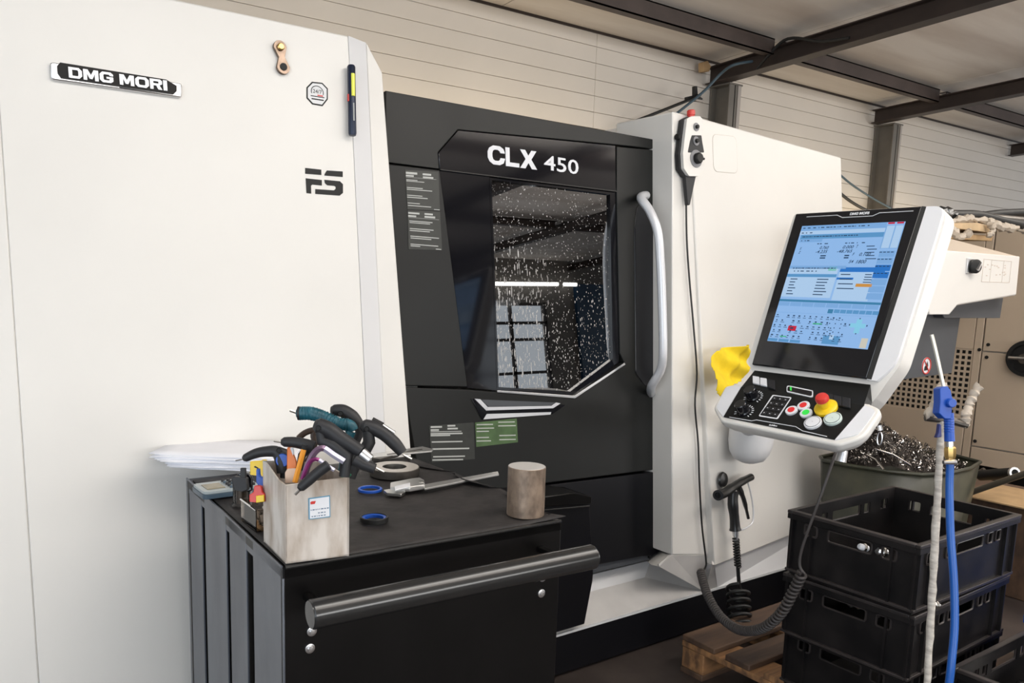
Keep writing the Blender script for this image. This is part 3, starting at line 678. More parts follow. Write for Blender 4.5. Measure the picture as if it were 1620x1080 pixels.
# coiled lead from the jog unit to the control panel
def mixY(x, y, Y): return onY(x, y, Y)
dA = (mixY(1108, 903, 1.99)-C0).dot(fw); dB = (onX(1270, 905, 2.085)-C0).dot(fw)
crl = [(1108, 903), (1119, 940), (1140, 975), (1170, 996), (1205, 994), (1235, 970), (1255, 935), (1270, 905)]
xl = [None, None, None, 2.22, 2.13, 2.10, 2.095, 2.09]
cw = spl([onX(x, y, xl[i]) if xl[i] else at(x, y, dA-(dA-(onX(1170, 996, 2.22)-C0).dot(fw))*i/3) for i, (x, y) in enumerate(crl)], 8)
coil_o = obj('coiled_lead', MB().tube(helix(cw, .0125, 64, 10), .0050, 6), COIL, jg, smooth=80)
up_ = [onX(*p) for p in ((1270, 905, 2.085), (1265, 893, 2.085), (1268, 870, 2.085), (1285, 820, 2.09), (1300, 780, 2.10), (1312, 745, 2.12), (1322, 716, 2.15))]
obj('cable', MB().tube(spl(up_, 6), .0042, 8), COIL, jg)

# ================================================================== control panel
HO = V3((2.163, 1.444, 1.578))
HM = PL(HO, (0, -1, 0), (.347, 0, .938))
cpn = thing('control_panel', 'tilted white control panel with a lit blue screen, knobs and buttons', 'control panel', (2.35, 1.28, 1.0))
shell = rnd([(-.050, .048), (.392, .046), (.392, -.05), (.386, -.38), (.350, -.475), (.325, -.52), (-.022, -.52), (-.022, -.455), (-.055, -.415)], [.012, .055, 0, .10, .01, .0, 0, 0, .03], 7)
obj('rear_housing', MB().plate(HM, shell, -.004, -.055), WHITE, cpn, bevel=.010, seg=3)
rs = [(.331, .042), (.386, .040), (.386, -.05), (.380, -.385), (.345, -.432), (.318, -.432)]
obj('right_side_strip', MB().plate(HM, rnd(rs, [0, .05, 0, .09, 0, 0], 7), .006, -.004), mat('white side panel', (.82, .82, .84), .3), cpn, bevel=.003)
obj('bezel', MB().plate(HM, [(-.035, .041), (.330, .041), (.319, -.430), (-.028, -.428)], .010, -.003), GLOSS, cpn, bevel=.003)
obj('bezel_bevel', MB().add([HM.P(.330, .041, .010), HM.P(.319, -.43, .010), HM.P(.345, -.43, .001), HM.P(.352, .041, .001)], [(0, 1, 2, 3)]), BLACK, cpn)
# the screen: a lit panel with its interface
def em(name, c, s=1.0): return mat(name, (0, 0, 0), .3, emit=c, es=s, spec=.3)
SC = [em('screen light blue', (.33, .58, .98), .95), em('screen pale', (.50, .72, 1.0), .95), em('screen mid blue', (.13, .38, .72), .9), em('screen strong blue', (.03, .22, .70), .9), em('screen dark text', (.03, .08, .18), .8),
      em('screen red', (.70, .02, .06), .9), em('screen green', (.08, .62, .30), .9), em('screen orange', (.75, .35, .08), .9), em('screen deep band', (.06, .27, .50), .9), em('screen soft', (.24, .48, .86), .95), em('screen cyan', (.30, .75, 1.0), .9), em('screen cream', (.75, .72, .62), .9)]
SW, SH = .30, .353
scr = obj('screen', MB().plate(HM, [(0, 0), (SW, 0), (SW, -SH), (0, -SH)], .0108, .010), SC[0], cpn)
# interface laid out on a 100 x 118 grid
K = SW/100
def R_(mb, x, y, w, h, mi, n=.0112): mb.plate(HM, [(x*K, -y*K), ((x+w)*K, -y*K), ((x+w)*K, -(y+h)*K), (x*K, -(y+h)*K)], n, n-.0002, mi)
ub = MB(); rn = random.Random(5)
R_(ub, 0, 0, 84, 5.2, 9); R_(ub, 0, 5.4, 84, 3.6, 1); R_(ub, 2, 9.4, 82, 4.4, 2); R_(ub, 2, 14, 24, 3, 9); R_(ub, 84, 3, 16, 22, 9)
R_(ub, 85, 3.5, 7, 21, 1, .0113); R_(ub, 93, 3.5, 6.5, 21, 1, .0113)
R_(ub, 85, 0.2, 6, 1.6, 5); R_(ub, 93, 0.2, 6, 1.6, 5)
R_(ub, 0, 41, 58, 3, 9); R_(ub, 0, 49.4, 51, 2.8, 2); R_(ub, 0, 44, 51, 5, 1); R_(ub, 0, 52.4, 51, 20, 1)
R_(ub, 53, 42.5, 42, 4.4, 3); R_(ub, 41, 42, 8, 4, 6); R_(ub, 52, 52.4, 16, 2, 3); R_(ub, 72, 58, 15, 3, 7); R_(ub, 0, 75, 100, 2.2, 8)
R_(ub, 53, 47.2, 34, 27, 1, .0110)
for i in range(8): R_(ub, i*12.4+.3, 77.6, 11.6, 4, 9)
R_(ub, 53, 83, 5, 4, 8)
for i in range(7): R_(ub, 59+i*6, 83, 5.4, 3.4, 2)
R_(ub, 0, 88, 100, .3, 9)
for i in range(7): R_(ub, 85, 27+i*6.6, 14, 5.8, 9 if i not in (2, 3) else 3)
R_(ub, 18, 101, 8.5, 5, 5); R_(ub, 42, 97, 9, 1.3, 6); R_(ub, 12, 111.5, 7, 1, 6); R_(ub, 92, 108, 6, 9, 11); R_(ub, 56, 108, 16, 8, 2); R_(ub, 62, 107, 4, 4.5, 1, .0113)
R_(ub, 78, 95, 14, 4, 10); R_(ub, 83, 91, 5, 13, 10)
for x in (0, 12, 24): R_(ub, x, 114.6, 10.5, 2.6, 2)
obj('screen_fields', ub, SC, scr, smooth=None, kind='stuff')
tb = MB()
def SQ(x, y, w, h): R_(tb, x, y, w, h, 4, .0116)
for y, x0_, x1_ in [(2, 2, 70), (7, 2, 14), (11, 4, 60), (15, 4, 14), (43, 4, 48), (46, 6, 30), (18.5, 22, 34), (18.5, 50, 62), (18.5, 66, 70)]:
    x = x0_
    while x < x1_:
        w = rn.uniform(.8, 3.5); SQ(x, y, min(w, x1_-x), .9); x += w+rn.uniform(.5, 1.1 if y in (11, 43) else 3)
for i in range(6):
    SQ(5, 54+i*3, rn.uniform(4, 9), .9); SQ(33, 54+i*3, rn.uniform(6, 13), .9)
for i in range(4): SQ(55, 49+i*4.5, rn.uniform(9, 20), .9); SQ(78, 49+i*2.4, rn.uniform(4, 8), .8)
for i in range(5): SQ(70+rn.uniform(0, 4), 22+i*3, rn.uniform(3, 10), .8)
for i in range(4):
    for j in range(4):
        SQ(88-3+j*3.4, 28+i*6.6, 2.4, .8)
for r in range(5):
    for c in range(13):
        if rn.random() < .74:
            x = 2+c*5.8+(r % 2); y = 90.5+r*5; SQ(x, y, rn.uniform(1.2, 2.4), rn.uniform(.8, 1.5)); SQ(x-.6, y+2.2, rn.uniform(2, 4), .5)
for r in range(5):
    for c in range(3): SQ(58+c*5.5, 92+r*4, .9, 1.0)
SQ(77, 96, 1, 1.4); SQ(93, 96, 1, 1.4); SQ(85, 90, 1, 1); SQ(85, 104, 1, 1); SQ(20.5, 102.5, 3, 1.6)
def ST(body, x, y, w, h): text_mb(body, HM, x*K, -(y+h)*K, w*K, h*K, n0=.0116, depth=.0002, mi=4, mb=tb, weight=.01, shear=.3)
ST('0.760', 26, 21.5, 9, 3); ST('-4.235', 23, 25.4, 12, 3.2); ST('0.000', 49, 21.3, 10.5, 3); ST('-48.765', 44.5, 25.4, 15, 3)
ST('X', 5, 22, 2, 2.6); ST('Z', 5, 26, 2, 2.6); ST('0.100', 67, 28.5, 10.5, 3.2); ST('F', 60.5, 28.5, 1.8, 2.8); ST('T', 62, 21, 1.6, 3); ST('1800', 66, 35.5, 9.5, 3.4); ST('S4', 59, 35.5, 4.5, 3)
for i in range(2):
    SQ(29, 30.5+i*2.2, 5.5, 1.2); SQ(53, 30.5+i*2.2, 4.5, 1.2)
obj('screen_text', tb, SC, scr, smooth=None, kind='stuff')
# chrome line and lettering at the top of the bezel
lm = MB()
lp = [HM.P(a, b, .0105) for a, b in ((.005, .0285), (.10, .0285), (.118, .0205), (.205, .0205), (.222, .0285), (.312, .0285))]
lm.tube(lp, .0012, 6)
obj('bezel_line', lm, SILVER, cpn)
block_mb('DMG MORI', HM, .138, .0262, .055, .0075, .0105, .0005, mb=(lt := MB())); obj('bezel_lettering', lt, PRINT, cpn)
# keyboard deck
al = math.radians(40); KV = V3((math.cos(al), 0, math.sin(al)))     # up direction of the deck (away from the operator)
OH = HO + HM.B*(-.435)
KB = PL(OH, (0, -1, 0), KV)
def kb(ox, oy, k, *pts): return [KB.px(*p) for p in Q(ox, oy, k, *pts)]
z7 = (1120, 560, 5.4)
rim_o = rnd(kb(*z7, (70, 460), (165, 285), (290, 262), (1340, 430), (1450, 478), (1300, 700), (1090, 762), (135, 565)), [.03, .012, 0, 0, .03, .05, .03, .03], 6)
rc_ = (sum(p[0] for p in rim_o)/len(rim_o), sum(p[1] for p in rim_o)/len(rim_o))
big = [(rc_[0]+(a-rc_[0])*1.045, rc_[1]+(b-rc_[1])*1.07) for a, b in rim_o]
mbk = MB(); n_ = len(big); low = [(rc_[0]+(a-rc_[0])*.93, rc_[1]+(b-rc_[1])*.86) for a, b in rim_o]
layers = [[KB.P(a, b, .000) for a, b in big], [KB.P(a, b, -.020) for a, b in big], [KB.P(a, b, -.048) for a, b in low]]
for Lr in layers: mbk.v += Lr
for l in range(2):
    for i in range(n_):
        j = (i+1) % n_; mbk.f.append([l*n_+i, (l+1)*n_+i, (l+1)*n_+j, l*n_+j][::1]); mbk.m.append(0)
mbk.f.append(list(range(n_))); mbk.m.append(0); mbk.f.append(list(range(2*n_, 3*n_))[::-1]); mbk.m.append(0)
obj('keyboard_tray', mbk, WHITE, cpn, bevel=.006, seg=3, smooth=50)
dkp = rnd(kb(*z7, (290, 282), (1340, 440), (1085, 735), (135, 540)), .002, 2)
WSTR = mat('pale deck strip', (.72, .73, .76), .35)
obj('deck_plate', MB().plate(KB, dkp, .003, 0), BLACK, cpn, bevel=.001)
obj('deck_side_strip', MB().plate(KB, rnd(kb(*z7, (72, 462), (165, 290), (288, 280), (133, 540)), [.03, .012, 0, 0], 5), .0028, 0), WSTR, cpn)
obj('deck_side_strip', MB().plate(KB, rnd(kb(*z7, (1342, 442), (1442, 484), (1288, 692), (1087, 737)), [0, .02, .03, 0], 5), .0028, 0), WSTR, cpn)
# button strip between screen and deck
s0 = HM.P(-.024, -.430, -.012); s1 = HM.P(.322, -.430, -.012); s2 = KB.P(*KB.px(*Q(*z7, (1335, 438))[0]), .002); s3 = KB.P(*KB.px(*Q(*z7, (292, 280))[0]), .002)
ST_ = PL(s3, s2-s3, (s0-s3))
obj('button_strip', MB().prism([s0, s1, s2, s3], (.03, 0, -.012)), BLACK, cpn)
def stp(*p): return [ST_.px(*q) for q in Q(*z7, *p)]
for i, (m, pts) in enumerate(((WSTR, ((402, 195), (463, 200), (459, 260), (397, 252))), (WSTR, ((470, 204), (530, 208), (527, 270), (464, 262))), (GRIP, ((540, 212), (606, 220), (600, 290), (534, 278))),
                            (GRIP, ((1056, 288), (1132, 298), (1122, 368), (1046, 354))), (GRIP, ((1136, 300), (1210, 308), (1200, 380), (1126, 370))), (GRIP, ((1214, 308), (1290, 318), (1278, 390), (1204, 382))))):
    obj('strip_button', MB().plate(ST_, stp(*pts), .006, .0), m, cpn, bevel=.0015, label='pale key' if m is WSTR else None)
oo = rnd(stp((710, 245), (950, 272), (942, 328), (704, 296)), .006, 4); ii = rnd(stp((717, 254), (941, 280), (934, 320), (712, 290)), .005, 4)
o = obj('status_display', MB().plate(ST_, oo, .003, 0), PRINT, cpn)
obj('display_field', MB().plate(ST_, ii, .0034, .003), GLOSS, o)
obj('status_light', MB().plate(ST_, rnd(stp((740, 256), (755, 258), (753, 288), (738, 286)), .003, 3), .0038, .0034), GREEN, o)
# deck controls
def kc(x, y): return KB.px(*Q(*z7, (x, y))[0])
for x, y in ((378, 355), (300, 478)):
    a, b = kc(x+12, y+22)
    k1 = obj('override_knob', MB().lathe([(.0195, .003), (.0195, .008), (.0175, .011), (.0165, .034), (.0148, .036), (0, .036)], KB.P(a, b), KB.N, 28), GLOSS, cpn, smooth=30)
    tk = MB()
    for i in range(14):
        an = math.radians(-30+240*i/13); tk.plate(PL(KB.P(a, b), KB.A*math.cos(an)+KB.B*math.sin(an), KB.B*math.cos(an)-KB.A*math.sin(an)), [(.0215, -.0010), (.0275, -.0014), (.0275, .0014), (.0215, .0010)], .0038, .003)
    obj('scale_ticks', tk, PRINT, k1)
    obj('knob_pointer', MB().lathe([(.0148, 0), (.0148, .0005)], KB.P(a, b, .036), KB.N, 28), HANDLEM, k1)
kf = rnd(kb(*z7, (556, 356), (720, 378), (598, 564), (436, 538)), .004, 3); ki = rnd(kb(*z7, (566, 366), (708, 386), (592, 554), (448, 530)), .003, 3)
kpad = obj('membrane_keypad', MB().plate(KB, kf, .0042, .003), PRINT, cpn)
obj('keypad_field', MB().plate(KB, ki, .0048, .0042), BLACK, kpad)
c00, c10, c01 = V3((*kc(566, 366), 0)), V3((*kc(708, 386), 0)), V3((*kc(448, 530), 0))
for r in range(4):
    for c in range(3):
        p = c00+(c10-c00)*((c+.5)/3)+(c01-c00)*((r+.5)/4); e = (c10-c00)*.13; g = (c01-c00)*.085
        obj('key', MB().plate(KB, [((p-e-g).x, (p-e-g).y), ((p+e-g).x, (p+e-g).y), ((p+e+g).x, (p+e+g).y), ((p-e+g).x, (p-e+g).y)], .0062, .0048), GRIP, kpad, bevel=.0006)
        pm = MB(); pm.lathe([(.0016, 0), (.0016, .0002)], KB.P(p.x, p.y, .0062), KB.N, 6) if (r+c) % 2 else pm.plate(KB, [(p.x-.002, p.y-.0008), (p.x+.002, p.y-.0008), (p.x+.002, p.y+.0008), (p.x-.002, p.y+.0008)], .0064, .0062)
        obj('key_symbol', pm, PRINT, kpad)
RB = mat('red button face', (.62, .03, .03), .4, emit=(.6, .02, .02), es=.25)
for nm, x, y, m, lab in (('push_button', 720, 495, RB, 'red'), ('push_button', 823, 455, RB, 'red'), ('push_button', 845, 518, GREEN, 'green, lit')):
    a, b = kc(x, y); o = obj(nm, MB().lathe([(.0160, .003), (.0160, .008), (.0148, .009), (0, .009)], KB.P(a, b), KB.N, 28), PRINT, cpn, label=lab+' centre in a white ring')
    obj('button_face', MB().lathe([(.0092, 0), (.0092, .0012), (0, .0013)], KB.P(a, b, .009), KB.N, 24), m, o)
for x, y, m in ((903, 600, PRINT), (1073, 568, mat('pale mint button', (.60, .70, .66), .35))):
    a, b = kc(x, y); o = obj('round_button', MB().lathe([(.0220, .003), (.0220, .009), (.0200, .010), (.0180, .0095), (.0172, .011), (0, .011)], KB.P(a, b), KB.N, 32), m, cpn)
    tt = MB(); tt.tube([KB.P(a+.0185*math.cos(t), b+.0185*math.sin(t), .0103) for t in [i*math.pi/12 for i in range(24)]], .0005, 5, closed=True); tt.box((-.0008, -.0012, 0), (.0008, .0012, .0004), M4.Translation(KB.P(a, b, .011)))
    obj('button_ring', tt, CHUTE, o)
a, b = kc(1015, 475); es_ = obj('emergency_stop', MB().lathe([(.0290, .003), (.0290, .010), (.027, .012), (.0150, .015), (.0140, .034), (0, .034)], KB.P(a, b), KB.N, 36), YPL, cpn, label='yellow collar with red mushroom head')
obj('mushroom_head', MB().lathe([(.012, 0), (.0165, .005), (.0168, .012), (.0140, .018), (.006, .0205), (0, .0205)], KB.P(a, b, .030), KB.N, 28), RED, es_)
lm = MB(); lm.tube([KB.P(*q, .0035) for q in kb(*z7, (188, 545), (375, 578), (418, 570), (755, 628), (812, 664), (1020, 712))], .0011, 6); obj('deck_line', lm, PRINT, cpn)
q0 = kc(522, 617); q1 = kc(650, 634)
sl = PL(KB.P(*q0), KB.P(*q1)-KB.P(*q0), KB.B); obj('deck_lettering', text_mb('SLIMline', sl, 0, 0, .024, .005, n0=.0032, depth=.0004, weight=.03), PRINT, cpn)
# small clip and gland under the panel
e0 = KB.P(*kc(1445, 560), -.02)
obj('key_ring_clip', MB().tube([e0, e0+V3((0, -.004, -.012))], .006, 10).tube([e0+V3((0, -.004, -.02))+V3((0, .006*math.cos(t), .016*math.sin(t)-.012)) for t in [i*math.pi/8 for i in range(16)]], .0016, 6, closed=True), ALU, cpn)
e1 = onY(1330, 722, 1.20)
obj('cable_gland', MB().tube([onY(1334, 712, 1.24), onY(1330, 730, 1.24)], [.013, .015], 12), ALU, cpn)

# ================================================================== yellow cloth over the bracket
rn = random.Random(11)
cl_o = Q(1120, 530, 5.4, (18, 250), (60, 200), (110, 130), (190, 95), (240, 98), (300, 80), (318, 160), (320, 260), (312, 380), (300, 400), (215, 430), (180, 420), (170, 440), (100, 525), (70, 500), (55, 450), (45, 330))
PRC = PL(onp(1150, 590, NR, dR)+V3((-.04, -.10, 0)), PR.A, PR.B)
co = rnd([PRC.px(*p) for p in cl_o], .008, 3)
th = thing('yellow_cloth', 'bright yellow cleaning cloth draped behind the control panel', 'cloth', PRC.P(*PRC.px(1150, 625)))
bm = bmesh.new(); 
mb = MB()
N1 = 34; xs_ = [p[0] for p in co]; ys_ = [p[1] for p in co]
ax, bx_, ay, by = min(xs_), max(xs_), min(ys_), max(ys_)
idx = {}
def clothn(a, b):
    u = (a-ax)/(bx_-ax); v = (b-ay)/(by-ay)
    return .018*math.sin(6*u+2.4*v)+.012*math.sin(13*u*v+4*v)+.02*math.exp(-((u-.62-.35*(v-.5))/.10)**2)-.02*(1-u)**3
for i in range(N1):
    for j in range(N1):
        a0_, b0_ = ax+(bx_-ax)*i/N1, ay+(by-ay)*j/N1; da, db = (bx_-ax)/N1, (by-ay)/N1
        if not inside(a0_+da/2, b0_+db/2, co): continue
        ks = []
        for ii, jj in ((i, j), (i+1, j), (i+1, j+1), (i, j+1)):
            if (ii, jj) not in idx:
                a, b = ax+(bx_-ax)*ii/N1, ay+(by-ay)*jj/N1; idx[(ii, jj)] = len(mb.v); mb.v.append(PRC.P(a, b, clothn(a, b)))
            ks.append(idx[(ii, jj)])
        mb.f.append(ks); mb.m.append(0)
cm = obj('fabric', mb, YELLOW, th, smooth=80)
sm = cm.modifiers.new('s', 'SOLIDIFY'); sm.thickness = .003
sb2 = cm.modifiers.new('d', 'SUBSURF'); sb2.levels = 1; sb2.render_levels = 1

# ================================================================== black coolant gun with spiral hose
gy = 2.02
def gp(x, y, Y=gy): p = Q(1080, 720, 3, (x, y))[0]; return onp(p[0], p[1], NR, dR - (2.02-Y)*0) - V3((0, .05, 0)) if Y == gy else onY(p[0], p[1], Y)
def gq(x, y, off=.05): p = Q(1080, 720, 3, (x, y))[0]; return onp(p[0], p[1], NR, dR-off)
gn = thing('coolant_gun', 'black spray gun with a lever, held by a round magnet on the white panel', 'spray gun', gq(265, 600))
GB = mat('black gun plastic', (.018, .018, .018), .3)
obj('magnet_disc', MB().lathe([(.030, 0), (.032, .004), (.028, .012), (.008, .016), (0, .016)], gq(185, 115, .008), -NR, 24), GB, gn)
obj('gun_barrel', MB().tube(spl([gq(165, 190, .05), gq(200, 178), gq(240, 150), gq(285, 122), gq(325, 103)], 4), [.020]*3+[.019]*5+[.017]*5+[.015]*4, 14), GB, gn)
obj('nozzle', MB().lathe([(.020, 0), (.021, .012), (.012, .013), (.010, .002), (0, .002)], gq(172, 187, .055), (-1, -.4, .0), 18), GRIP, gn)
obj('grip', MB().tube(spl([gq(240, 170), gq(238, 230), gq(245, 290), gq(250, 355)], 4), [.022, .021, .02, .02, .021, .021, .02, .019, .019, .019, .02, .021, .024], 14), GB, gn)
obj('trigger', MB().tube(spl([gq(265, 150, .055), gq(290, 210, .06), gq(312, 300, .06)], 4), [.012]*3+[.009]*3+[.006]*3, 10), GB, gn)
obj('trigger_guard', MB().tube(spl([gq(310, 130), gq(325, 190), gq(335, 260), gq(330, 320), gq(290, 350), gq(262, 355)], 5), .0035, 8), SILVER, gn)
obj('hose_fitting', MB().lathe([(.012, 0), (.012, .02), (.009, .021), (.009, .045)], gq(250, 360), (gq(252, 400)-gq(250, 360)), 14), ALU, gn)
obj('spring_sleeve', MB().tube(helix([gq(252, 392), gq(262, 530)], .011, 11, 10), .0042, 6), CABLE, gn, smooth=80)
hz0 = gq(262, 530); hz1 = gq(268, 615)
obj('hose', MB().tube(spl([gq(252, 385), hz0, hz1, gq(275, 640)], 4), .0075, 8), CABLE, gn)
cpath = [gq(262, 625, .09), gq(268, 740, .12), gq(278, 850, .15)]
obj('spiral_hose', MB().tube(helix(spl(cpath, 4), .040, 6.3, 20), .0075, 8), CABLE, gn, smooth=80)

# ================================================================== black tool cart
ZC = .93
cc = onZ(447, 897, ZC); cr_ = onZ(889, 822.5, ZC)
cyaw = math.atan2(cr_.y-cc.y, cr_.x-cc.x); CWd = (cr_-cc).length; CDp = .665
CMt = M4.Translation((cc.x, cc.y, 0)) @ M4.Rotation(cyaw, 4, 'Z')
ct = thing('tool_cart', 'black steel tool cart with slatted sides and a round push handle', 'cart', (cc.x, cc.y, 0), cyaw)
def cl(x, y, z): return CMt @ V3((x, y, z))
def cbox(lo, hi): return MB().box(lo, hi, CMt)
obj('front_sheet', cbox((0.0, 0, .12), (CWd, .012, ZC-.002)), CARTF, ct, bevel=.003)
obj('top_lip', MB().tube([cl(.004, -.001, ZC-.001), cl(CWd-.004, -.001, ZC-.001)], .0035, 8), HANDLEM, ct)
obj('rear_sheet', cbox((0, CDp-.01, .12), (CWd, CDp, ZC-.002)), CARTF, ct)
obj('right_sheet', cbox((CWd-.012, .012, .12), (CWd, CDp-.01, ZC-.002)), CARTF, ct)
obj('top_plate', cbox((0.0, .0, ZC-.02), (CWd, CDp, ZC-.001)), CARTF, ct)
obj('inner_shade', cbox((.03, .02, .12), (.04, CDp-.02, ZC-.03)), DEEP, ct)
obj('bottom_shelf', cbox((0, 0, .12), (CWd, CDp, .14)), CARTF, ct)
# left side: slats; the slots between them are open
CS = PL(cl(0, 0, 0), cl(0, 0, 0)-cl(0, 1, 0), (0, 0, 1))
def sy(x): return CS.px(x, 1080)[0]
ed = [0, 449.3-.5, 403.3, 392.3, 367.3, 361.7, 330, 325, 307.3, 302.7, 286]
slat = [(sy(403.3), 0), (sy(367.3), sy(392.3)), (sy(330), sy(361.7)), (sy(307.3), sy(325)), (-CDp, sy(302.7))]
for a, b in slat:
    obj('side_slat', MB().plate(CS, [(a, .14), (b, .14), (b, ZC-.001), (a, ZC-.001)], 0, -.004), CARTS, ct, bevel=.0015)
for (a, b), (c, d) in zip(slat, slat[1:]):
    obj('side_bridge', MB().plate(CS, [(d, ZC-.032), (a, ZC-.032), (a, ZC-.002), (d, ZC-.002)], -.0005, -.004), CARTS, ct)
obj('side_rail', MB().tube([cl(-.001, .002, ZC), cl(-.001, CDp, ZC)], .0022, 6), CARTS, ct)
# push handle
hp0 = onY(491, 972, cc.y-.10); hp1 = onY(937, 880, cr_.y-.11)
hd = (hp1-hp0).normalized(); HR = .0235
hd_o = obj('push_handle', MB().lathe([(HR-.002, 0), (HR, .002), (HR, (hp1-hp0).length-.002), (HR-.002, (hp1-hp0).length)], hp0, hd, 36, cap=False), HANDLEM, ct)
obj('end_cap', MB().lathe([(0, -.0015), (HR-.002, -.001), (HR-.001, .003)], hp0, hd, 36), HANDLEM, hd_o); obj('end_cap', MB().lathe([(0, -.0015), (HR-.002, -.001), (HR-.001, .003)], hp1, -hd, 36), HANDLEM, hd_o)
for x in (.05, CWd-.05):
    m_ = hp0+hd*(x-CMt.inverted().to_3x3().to_4x4().to_translation().x) if False else None
for f_ in (.06, .93):
    p = hp0.lerp(hp1, f_); q = CMt.inverted() @ p
    obj('handle_bracket', MB().box((q.x-.008, -.10, q.z-.018), (q.x+.008, 0, q.z-.006), CMt), CARTF, ct, bevel=.002)
for px in ((490, 1025), (493, 998), (856, 938), (858, 913)):
    p = onp(px[0], px[1], CMt.to_3x3() @ V3((0, 1, 0)), (CMt.to_3x3() @ V3((0, 1, 0))).dot(cc)-.0005)
    n_ = CMt.to_3x3() @ V3((0, -1, 0))
    b = obj('bolt', MB().lathe([(.0085, 0), (.0085, .002), (.0078, .0024)], p, n_, 24), ALU, ct)
    obj('bolt_head', MB().lathe([(.0048, .002), (.0048, .006), (0, .0065)], p, n_, 6), ALU, b)
for x in (.06, CWd-.06):
    for y in (.07, CDp-.07):
        w = obj('caster', MB().lathe([(0, -.015), (.045, -.015), (.05, -.01), (.05, .01), (.045, .015), (0, .015)], cl(x, y, .05), CMt.to_3x3() @ V3((1, 0, 0)), 20), DEEP, ct)
        obj('caster_fork', MB().box((x-.022, y-.02, .04), (x-.017, y+.02, .12), CMt).box((x+.017, y-.02, .04), (x+.022, y+.02, .12), CMt), ALU, w)
# rubber mat lying on the cart
ZM = ZC+.004
mb = MB(); NX, NY = 26, 26
def mh(u, v):
    e = max(0, (u-.86)/.14); return .0025+.002*math.sin(9*u+3*v)*math.sin(7*v)+e*e*(.010*max(0, math.sin(7*v-1.5))+.003)
top = [[cl(.006+(CWd+.006)*u/NX, .004+(CDp-.03)*v/NY, ZC+.001+mh(u/NX, v/NY)*(0.4 if u < NX*.85 else 1)) for v in range(NY+1)] for u in range(NX+1)]
for u in range(NX+1):
    for v in range(NY+1):
        p = top[u][v]
        if u == NX: top[u][v] = p + (CMt.to_3x3() @ V3((-.045*abs(math.sin(v*.37))-.03*(v/NY)**2, 0, 0)))
ids = {}
for u in range(NX+1):
    for v in range(NY+1): ids[u, v] = len(mb.v); mb.v.append(top[u][v])
for u in range(NX):
    for v in range(NY): mb.f.append([ids[u, v], ids[u+1, v], ids[u+1, v+1], ids[u, v+1]]); mb.m.append(0)
mat_o = obj('rubber_mat', mb, RUBMAT, None, smooth=60); tag(mat_o, 'dark wrinkled rubber mat covering the cart top', 'mat')
so_ = mat_o.modifiers.new('s', 'SOLIDIFY'); so_.thickness = .002; so_.offset = -1
Zt = ZC+.0045
def oc(x, y, z=0): return onZ(x, y, Zt+z)
# ---- papers
rn = random.Random(4)
pc0 = (onZ(300, 722, Zt)+onZ(425, 705, Zt))/2
pcen = onZ(377, 707, .967)
PB = None
for i in range(15):
    a = math.radians(-35+rn.uniform(-6, 6)+(i % 4)*1.5); w, h = .297, .21
    z0 = Zt+.002+i*.0022; off = V3((.012-.0035*i+rn.uniform(-.009, .009), -.030+.0022*i+rn.uniform(-.008, .008), 0))
    M = M4.Translation(V3((pcen.x, pcen.y, z0))+off) @ M4.Rotation(a, 4, 'Z')
    mb = MB(); nx, ny = 8, 4
    for x in range(nx+1):
        for y in range(ny+1):
            u, v = x/nx, y/ny
            droop = -.0012*i*(1-u)**3*.5+.004*math.sin(i*1.3)*(1-u)**2*(v)
            lift = .0022*(1-u)**2*rn.random()+.010*max(0, .22-u)*(1+math.sin(i))
            mb.v.append(M @ V3(((u-.5)*w, (v-.5)*h, max(droop*.3+lift, 0))))
    for x in range(nx):
        for y in range(ny):
            k = x*(ny+1)+y; mb.f.append([k, k+ny+1, k+ny+2, k+1]); mb.m.append(0)
    o = obj('paper_sheet', mb, PAPER, None, smooth=60)
    lab = 'topmost white sheet of the loose paper stack on the cart' if i == 14 else ('lowest white sheet of the paper stack, flat on the cart' if i == 0 else 'white sheet within the loose paper stack on the cart')
    tag(o, lab, 'paper', 'papers stacked on the cart')
    mm = o.modifiers.new('s', 'SOLIDIFY'); mm.thickness = .0011; mm.offset = 0
# ---- calculator
ca = thing('calculator', 'grey desk calculator at the left edge of the cart beside the papers', 'calculator', oc(362, 775), cyaw)
cmx = M4.Translation(oc(352, 778)) @ M4.Rotation(math.radians(-48), 4, 'Z') @ M4.Rotation(math.radians(5), 4, 'X')
a0_, a1_, a2_ = oc(300, 756, .018), oc(322, 779, .018), oc(392, 770, .018)
CA = PL(a1_, (a2_-a1_), (0, 0, 1)); ux = (a2_-a1_).normalized(); uy = V3((0, 0, 1)).cross(ux)
CA = PL(a1_, ux, uy)
cw_, cd_ = .125, .085
ol_ = rnd([(0, 0), (cw_, 0), (cw_, cd_), (0, cd_)], .012, 4)
CALB = mat('blue grey calculator base', (.05, .08, .11), .35); CALT = mat('grey calculator top', (.33, .37, .38), .35)
obj('base', MB().plate(CA, ol_, -.006, -.016), CALB, ca, bevel=.003)
obj('face', MB().plate(CA, rnd([(.002, .002), (cw_-.002, .002), (cw_-.002, cd_-.002), (.002, cd_-.002)], .012, 4), 0, -.006), CALT, ca, bevel=.002)
obj('display', MB().plate(CA, [(.014, .018), (.052, .018), (.052, .062), (.014, .062)], .0012, 0), mat('olive display', (.20, .17, .09), .25), ca)
for i in range(5):
    for j in range(5):
        p = CA.P(.064+i*.0118, .013+j*.0145, 0)
        obj('key', MB().lathe([(.0042, 0), (.0038, .004), (.003, .0052), (0, .0053)], p, CA.N, 10), GRIP if (i+j) % 3 else CALB, ca)
